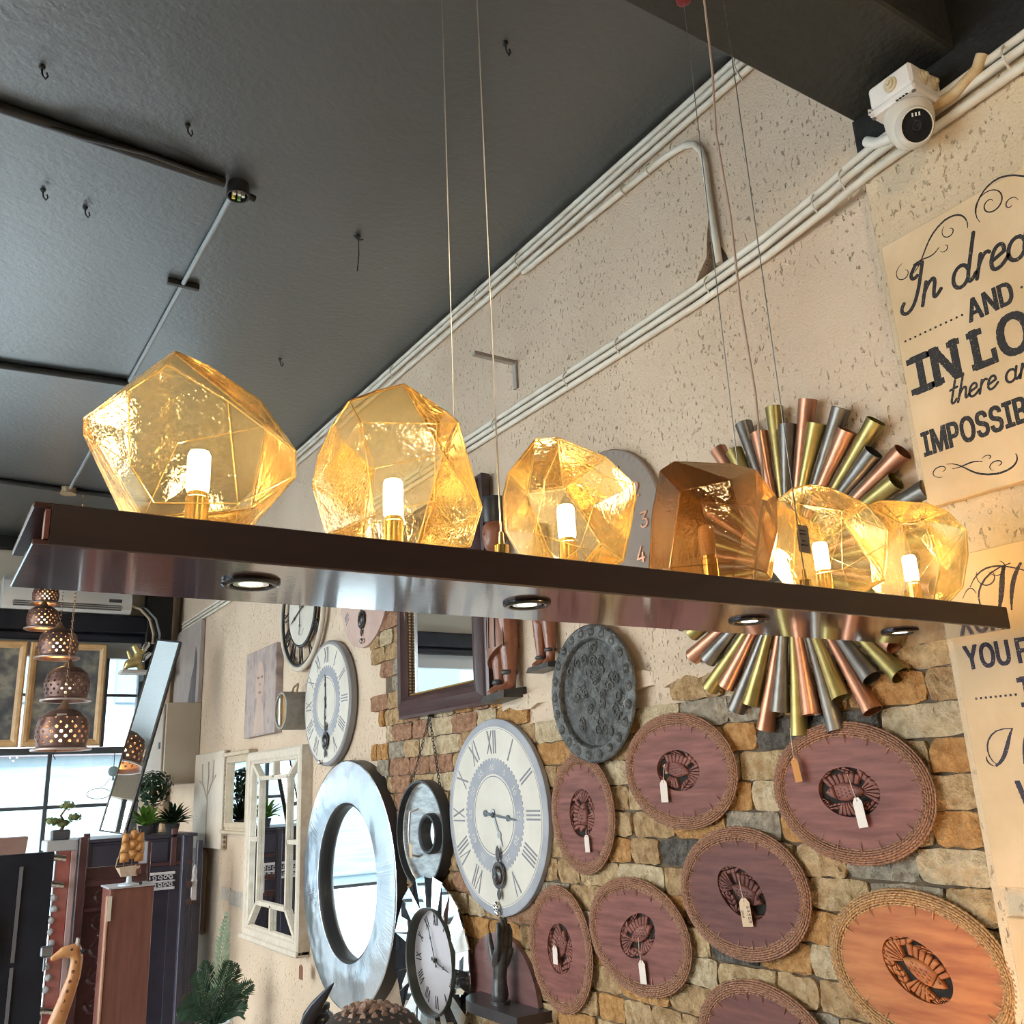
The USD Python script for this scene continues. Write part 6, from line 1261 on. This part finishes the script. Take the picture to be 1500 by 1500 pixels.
def leaf_plant(name, label, loc, n, L, w, mat, spread, seed, potm, pot=(0.06, 0.10)):
    t = thing(name, label, 'potted plant', loc); r = random.Random(seed)
    part(t, 'pot', lathe([(0, 0), (pot[0]*0.75, 0), (pot[0], pot[1]), (pot[0]*0.9, pot[1]), (pot[0]*0.85, pot[1]*0.9), (0, pot[1]*0.9)], 22), potm, smooth=40)
    for i in range(n):
        az = 2*PI*i*0.381966; el = math.radians(90 - spread*((i+0.5)/n)**0.7); l = L*r.uniform(0.8, 1.1)
        d = np.array((math.cos(az)*math.cos(el), math.sin(az)*math.cos(el), math.sin(el))); s = np.cross(d, [0, 0, 1.0]); s /= np.linalg.norm(s)+1e-9
        b = np.array((0, 0, pot[1]*0.9)); up_ = np.cross(s, d)
        pts = [b, b+d*l*0.45+s*w+up_*0.004, b+d*l*0.45+up_*0.012, b+d*l*0.45-s*w+up_*0.004, b+d*l*0.8+s*w*0.7-np.array((0, 0, l*0.06)), b+d*l*0.8-s*w*0.7-np.array((0, 0, l*0.06)), b+d*l-np.array((0, 0, l*0.18))]
        m = trimesh.Trimesh(pts, [(0, 1, 2), (0, 2, 3), (1, 4, 2), (2, 4, 5), (2, 5, 3), (4, 6, 5)], process=False)
        part(t, 'leaf', two_sided(m), mat, smooth=False)
    return t
POTD = M('pot_dark', (0.06, 0.06, 0.07), rough=0.5)
leaf_plant('leafy_plant', 'bright light-green fern on the chest just right of the leaning mirror', (1.445, 6.95, 1.3665), 30, 0.19, 0.020, GREENB, 78, 3, POTD, (0.05, 0.06))
leaf_plant('leafy_plant', 'dark spiky plant with strap leaves below the beige box cabinet', (1.64, 7.02, 1.3665), 52, 0.20, 0.011, GREEN, 84, 4, POTD, (0.05, 0.06))
t = thing('leafy_bush', 'rounded dark green bush above the spiky plant under the beige box', 'potted plant', (1.545, 7.25, 1.3665))
part(t, 'pot', lathe([(0, 0), (0.05, 0), (0.06, 0.10), (0, 0.10)], 20), POTD, smooth=40); part(t, 'stem', tube([(0, 0, 0.09), (0.005, 0, 0.30)], 0.010, 6), M('stem_brown', (0.12, 0.08, 0.04), rough=0.8))
br = random.Random(9); ms = []
for i in range(340):
    d = np.array([br.gauss(0, 1) for _ in range(3)]); d /= np.linalg.norm(d); c0 = np.array((0, 0, 0.31)) + d*0.14*br.uniform(0.6, 1.0)
    e = np.cross(d, [br.gauss(0, 1) for _ in range(3)]); e /= np.linalg.norm(e); g = np.cross(d, e); s_ = 0.022
    ms.append(trimesh.Trimesh([c0-e*s_, c0+g*s_*0.55+d*0.004, c0+e*s_, c0-g*s_*0.55+d*0.004], [(0, 1, 2), (0, 2, 3)], process=False))
part(t, 'foliage', two_sided(cat(*ms)), GREEN, smooth=False, kind='stuff')
t = thing('bonsai', 'small bonsai tree in a dark square pot on the cupboard top', 'potted plant', (0.588, 4.46, 1.4525), big(0.88))
part(t, 'pot', bx((-0.040, -0.03, 0), (0.040, 0.03, 0.045), 0.006), POTD)
part(t, 'trunk', tube([(0, 0, 0.04), (0.016, 0, 0.075), (-0.005, 0, 0.11), (0.02, 0, 0.15)], np.array([0.009, 0.007, 0.005, 0.003]), 8), M('stem_brown', (0.12, 0.08, 0.04)), smooth=60)
ms = []
for cx_, cz_, rr_ in ((0.02, 0.155, 0.038), (0.055, 0.10, 0.036), (-0.035, 0.088, 0.038), (0.01, 0.075, 0.030)):
    for i in range(70):
        d = np.array([br.gauss(0, 1), br.gauss(0, 1), br.gauss(0, 0.55)]); d /= np.linalg.norm(d); c0 = np.array((cx_, 0, cz_)) + d*rr_*np.array((1, 0.9, 0.6))*br.uniform(0.5, 1)
        e = np.cross(d, [br.gauss(0, 1) for _ in range(3)]); e /= np.linalg.norm(e); g = np.cross(d, e); s_ = 0.009
        ms.append(trimesh.Trimesh([c0-e*s_, c0+g*s_, c0+e*s_, c0-g*s_], [(0, 1, 2), (0, 2, 3)], process=False))
part(t, 'foliage', two_sided(cat(*ms)), M('bonsai_leaf', (0.20, 0.26, 0.08), (0.36, 0.40, 0.18), rough=0.6, scale=60), smooth=False, kind='stuff')
t = thing('planter_box', 'brown tapered planter box by the window at the left edge', 'planter', (0.60, 6.6, 0))
part(t, 'box', hullp([(x*w, y*w, z) for z, w in ((1.30, 0.90), (1.415, 1.0)) for x in (-0.16, 0.085) for y in (-0.08, 0.08)]), M('planter_brown', (0.20, 0.11, 0.09), (0.26, 0.15, 0.12), rough=0.5, scale=8), smooth=False)
part(t, 'stand', bx((-0.16, -0.08, 0), (0.06, 0.08, 1.30), 0.005), BLACKWOOD)

# leaning mirror
yw = math.radians(50); sv = np.array((0.293, 0.0, 1.313)); ML = np.linalg.norm(sv); sv /= ML
tv = np.array((-math.sin(yw), math.cos(yw), 0.0)); tv -= sv*(tv@sv); tv /= np.linalg.norm(tv); nv = np.cross(tv, sv)
if nv[0] > 0: nv = -nv
t = thing('leaning_mirror', 'tall black-edged mirror leaning from the chest top against the beige box', 'mirror', (1.292, 6.85, 1.369), (tuple(tv), tuple(sv), tuple(nv)))
MWD = 0.19
part(t, 'backing', bx((0, 0.01, -0.028), (MWD, ML, -0.006), 0.003), BLACKMETAL, smooth=False)
part(t, 'mirror_glass', bx((0.012, 0.02, -0.0058), (MWD-0.008, ML-0.012, -0.003)), MIRROR, smooth=False)
for a_ in ((0.0, 0.012), (MWD-0.008, MWD)): part(t, 'edge', bx((a_[0], 0.01, -0.0058), (a_[1], ML, 0.002)), BLACKMETAL, smooth=False)
for s_ in ((0.01, 0.02), (ML-0.012, ML)): part(t, 'edge', bx((0.012, s_[0], -0.0058), (MWD-0.008, s_[1], 0.002)), BLACKMETAL, smooth=False)

# paintings in front of the window
def frame_thing(loc, a, b, w, label):
    global t
    t = thing('gold_framed_painting', label, 'painting', loc, FAR)
    GF = M('gilt_frame', (0.42, 0.26, 0.12), (0.52, 0.35, 0.18), rough=0.45, scale=10)
    frame_prof(a, b, [(0, 0), (0, 0.03), (0.012, 0.040), (w*0.6, 0.036), (w, 0.018)], 'moulding', GF)
    part(t, 'canvas', bx((-a+w*0.8, -b+w*0.8, 0.0), (a-w*0.8, b-w*0.8, 0.016)), painted('storm_paint', [(0.022, 0.026, 0.036), (0.045, 0.052, 0.066), (0.09, 0.10, 0.11), (0.24, 0.24, 0.21), (0.06, 0.07, 0.085)], 4.5), smooth=False)
frame_thing((1.03, FY-0.07, 2.44), 0.285, 0.408, 0.055, 'gold-framed dark cloudy painting hanging in the window, right one')
frame_thing((0.44, FY-0.07, 2.44), 0.285, 0.408, 0.055, 'gold-framed dark cloudy painting hanging in the window at the left edge')

# air conditioner
t = thing('air_conditioner', 'white wall air conditioner above the black beam at the far end', 'air conditioner', (0.98, FY, 3.095), FAR)
ACW = M('ac_white', (0.66, 0.66, 0.66), rough=0.4)
pr = Polygon([(0, 0.0), (0.16, 0.0), (0.20, 0.03), (0.215, 0.09), (0.20, 0.22), (0.16, 0.26), (0, 0.26)])
m = ext(pr, 0.96); v = np.array(m.vertices); m = trimesh.Trimesh(np.c_[v[:, 2]-0.48, v[:, 1], v[:, 0]], m.faces); m.fix_normals(); part(t, 'body', m, ACW, smooth=30)
part(t, 'outlet', bx((-0.40, 0.020, 0.19), (0.40, 0.062, 0.214), 0.003), M('ac_dark', (0.09, 0.09, 0.10), rough=0.5))
for z in (0.028, 0.045): part(t, 'louvre', bx((-0.41, z, 0.2145), (0.41, z+0.008, 0.221), 0.002), M('ac_louvre', (0.36, 0.35, 0.34), rough=0.5))
part(t, 'display', bx((0.30, 0.085, 0.212), (0.40, 0.112, 0.2185), 0.002), M('ac_dark', (0.09, 0.09, 0.10)))
t = thing('ac_hoses', 'dark drooping hoses beside the right end of the air conditioner', 'hose', (0, 0, 0))
for i, (dx, c_) in enumerate(((0.0, BLACKPIPE), (0.03, GREYPIPE), (-0.02, M('tan_hose', (0.45, 0.36, 0.24), rough=0.6)))):
    part(t, 'hose', tube([(1.475, 8.16, 3.17), (1.55+dx, 8.10, 3.14), (1.62+dx, 8.05, 3.05), (1.655+dx, 8.03, 2.92), (1.65+dx, 8.02, 2.84)], 0.011, 8), c_, smooth=60)

# gold figurine with silver foil on a ledge, window ornament, hook
t = thing('gold_figurine', 'small gold sculpture with silver foil high by the far window', 'figurine', (1.50, 8.05, 2.62))
GOLD = M('gold_leaf', (0.55, 0.42, 0.16), (0.68, 0.56, 0.28), rough=0.3, metal=0.7, scale=20)
part(t, 'body', figure([((-0.04, 0, 0.05), 0.035, (0.02, 0, 0.07), 0.045), ((0.02, 0, 0.07), 0.040, (0.03, 0, 0.14), 0.032), ((0.03, 0, 0.14), 0.03, (0.0, 0, 0.19), 0.028), ((-0.04, 0, 0.05), 0.03, (-0.06, 0, 0.02), 0.02), ((0.03, 0, 0.14), 0.026, (0.07, 0, 0.16), 0.02), ((-0.03, 0, 0.10), 0.018, (-0.05, 0, 0.15), 0.014), ((0.04, 0, 0.05), 0.03, (0.06, 0, 0.015), 0.022)], 0.014, 3), GOLD, smooth=True)
part(t, 'foil', figure([((0.07, 0.01, 0.17), 0.03, (0.10, 0.01, 0.22), 0.026), ((0.08, 0.01, 0.10), 0.028, (0.12, 0.01, 0.14), 0.022)], 0.02, 1), CHROME, smooth=False)
part(t, 'ledge', bx((-0.10, -0.06, -0.03), (0.30, 0.10, 0.0), 0.008), M('ledge_pale', (0.50, 0.47, 0.44), rough=0.6))
part(t, 'bracket', bx((0.10, 0.05, -0.02), (0.14, 0.12, 0.0)), BLACKMETAL)
t = thing('window_ornament', 'flat teal-grey ornament with a wire loop hanging in the lower window', 'ornament', (1.45, FY+0.005, 1.83))
part(t, 'cord', tube([(0, 0, 0.04), (0, 0.008, 0.146)], 0.003, 5), BLACKMETAL); part(t, 'disc', move(trimesh.creation.icosphere(2, 0.042).apply_scale((1, 0.35, 1)), (0, 0, 0)), M('teal_grey', (0.16, 0.24, 0.26), rough=0.4), smooth=True)
part(t, 'tassel', lathe([(0, -0.075), (0.012, -0.07), (0.006, -0.04), (0, -0.035)], 10), M('teal_grey', (0.16, 0.24, 0.26)), smooth=50)
part(t, 'wire_loop', tube([(-0.10+0.09*math.cos(q), 0, -0.17+0.04*math.sin(q)) for q in np.linspace(0.3, 2*PI+0.1, 24)], 0.003, 5), M('wire_tan', (0.45, 0.33, 0.22), rough=0.5), smooth=60)
part(t, 'hanging_wire', tube([(-0.02, 0, -0.05), (-0.06, 0, -0.11), (-0.12, 0, -0.14)], 0.0025, 5), M('wire_tan', (0.45, 0.33, 0.22)), smooth=60)

# pierced pendant lamps
DOMEM = M('pierced_copper', (0.12, 0.062, 0.055), (0.20, 0.115, 0.09), rough=0.35, metal=0.5, scale=20)
PCH = M('old_brass_chain', (0.28, 0.17, 0.10), rough=0.4, metal=0.7)
PD = []
for (x, z, r, lit, w), y in zip([(0.418, 2.395, 0.052, True, 'highest, cut by the chandelier'), (0.416, 2.290, 0.062, True, 'second from the top'), (0.482, 2.172, 0.078, True, 'third from the top'), (0.530, 2.000, 0.088, False, 'dim fourth one from the top'), (0.528, 1.805, 0.102, True, 'largest and lowest')], (7.85, 7.62, 7.35, 7.1, 6.85)):
    q = y/4.2; PD.append((x*q, y, 1.6+(z-1.6)*q, r*q, lit, w))
for n, (x, y, z, r, lit, w) in enumerate(PD):
    t = thing('pierced_pendant_lamp', 'pierced copper dome pendant lamp on a chain, ' + w, 'pendant lamp', (x, y, z))
    prof_o = [(r*1.02, 0.0), (r*0.90, r*0.16), (r*0.98, r*0.5), (r*1.0, r*0.85), (r*0.88, r*1.25), (r*0.55, r*1.52), (r*0.2, r*1.62)]
    prof_i = [(q-r*0.04, h) for q, h in prof_o[::-1]]
    sh = lathe(prof_o + prof_i + [prof_o[0]], 48)
    try:
        mm_ = man(sh); 
        if mm_.volume() < 0: sh.invert(); mm_ = man(sh)
        cut = []
        for i, hz in enumerate((0.32, 0.50, 0.68, 0.86, 1.04, 1.22)):
            nh = 18 if i < 4 else 14; rad = r*(0.062 if i < 4 else 0.040)
            for k in range(nh):
                a = 2*PI*(k+0.5*(i % 2))/nh
                c_ = m3.Manifold.cylinder(r*1.2, rad, rad, 8).rotate([0, 90, 0]).translate([r*0.3, 0, 0]).rotate([0, 0, math.degrees(a)]).translate([0, 0, hz*r])
                cut.append(c_)
        shell = mm_ - m3.Manifold.batch_boolean(cut, m3.OpType.Add)
        sh = tm(shell) if not shell.is_empty() else sh
    except Exception: pass
    shp = part(t, 'shade', sh, DOMEM, smooth=30)
    a = np.arange(40)*2*PI/40; part(shp, 'brim', tube(np.c_[r*1.08*np.cos(a), r*1.08*np.sin(a), np.full(40, 0.004)], r*0.045, 6, closed=True), M('brim_pale', (0.45, 0.36, 0.33), rough=0.3, metal=0.4), smooth=60)
    part(t, 'cap', lathe([(0, r*1.58), (r*0.30, r*1.58), (r*0.16, r*1.78), (r*0.08, r*1.95), (0, r*1.95)], 16), PCH, smooth=40)
    part(t, 'bulb', move(trimesh.creation.icosphere(2, r*0.30), (0, 0, r*0.62)), DOMEE if lit else emit('pendant_dim', (1.0, 0.7, 0.4), 2.0), smooth=True, label='lit bulb' if lit else 'dim bulb')
    top = 3.70 - z; zz = r*1.93; links = []
    k = 0
    while zz < top - 0.02:
        pts = []
        for q in np.arange(8)*2*PI/8:
            u, v_ = 0.017*math.sin(q), 0.007*math.cos(q); pts.append((v_ if k % 2 else 0, 0 if k % 2 else v_, zz + 0.014 + u))
        links.append(tube(pts, 0.0022, 4, closed=True)); zz += 0.028; k += 1
    part(t, 'chain', cat(*links), PCH, smooth=60)
    part(t, 'ceiling_hook', lathe([(0, top), (0.015, top), (0.010, top-0.02), (0, top-0.02)], 10), PCH)
    if n == 4:
        part(t, 'paper_tag', move(bx((-0.030, -0.0008, -0.018), (0.030, 0.0008, 0.018)), (-0.03, -r*0.80, r*1.25)), M('tag_cream', (0.42, 0.34, 0.27), rough=0.8), smooth=False)
        part(t, 'loose_wire', tube([(-0.03, -0.02, 0.0), (-0.045, -0.02, -0.03), (-0.03, -0.02, -0.06)], 0.003, 5), BLACKMETAL)

# warm shop lamp standing on the floor near the pillar, below the picture
t = thing('floor_lamp', 'warm floor lamp with a linen shade below the orange mat', 'floor lamp', (1.50, 1.02, 0))
part(t, 'base', lathe([(0, 0), (0.14, 0), (0.14, 0.015), (0.02, 0.03), (0, 0.03)], 32), BLACKMETAL, smooth=40)
part(t, 'pole', tube([(0, 0, 0.02), (0, 0, 0.62)], 0.010, 10), BLACKMETAL, smooth=60)
part(t, 'shade', lathe([(0.12, 0.50), (0.085, 0.72), (0.083, 0.72), (0.118, 0.50), (0.12, 0.50)], 40), M('linen', (0.6, 0.5, 0.36), rough=0.8), smooth=40)
part(t, 'bulb', move(trimesh.creation.icosphere(2, 0.03), (0, 0, 0.64)), emit('warm_bulb', (1.0, 0.55, 0.2), 320.0), smooth=True)
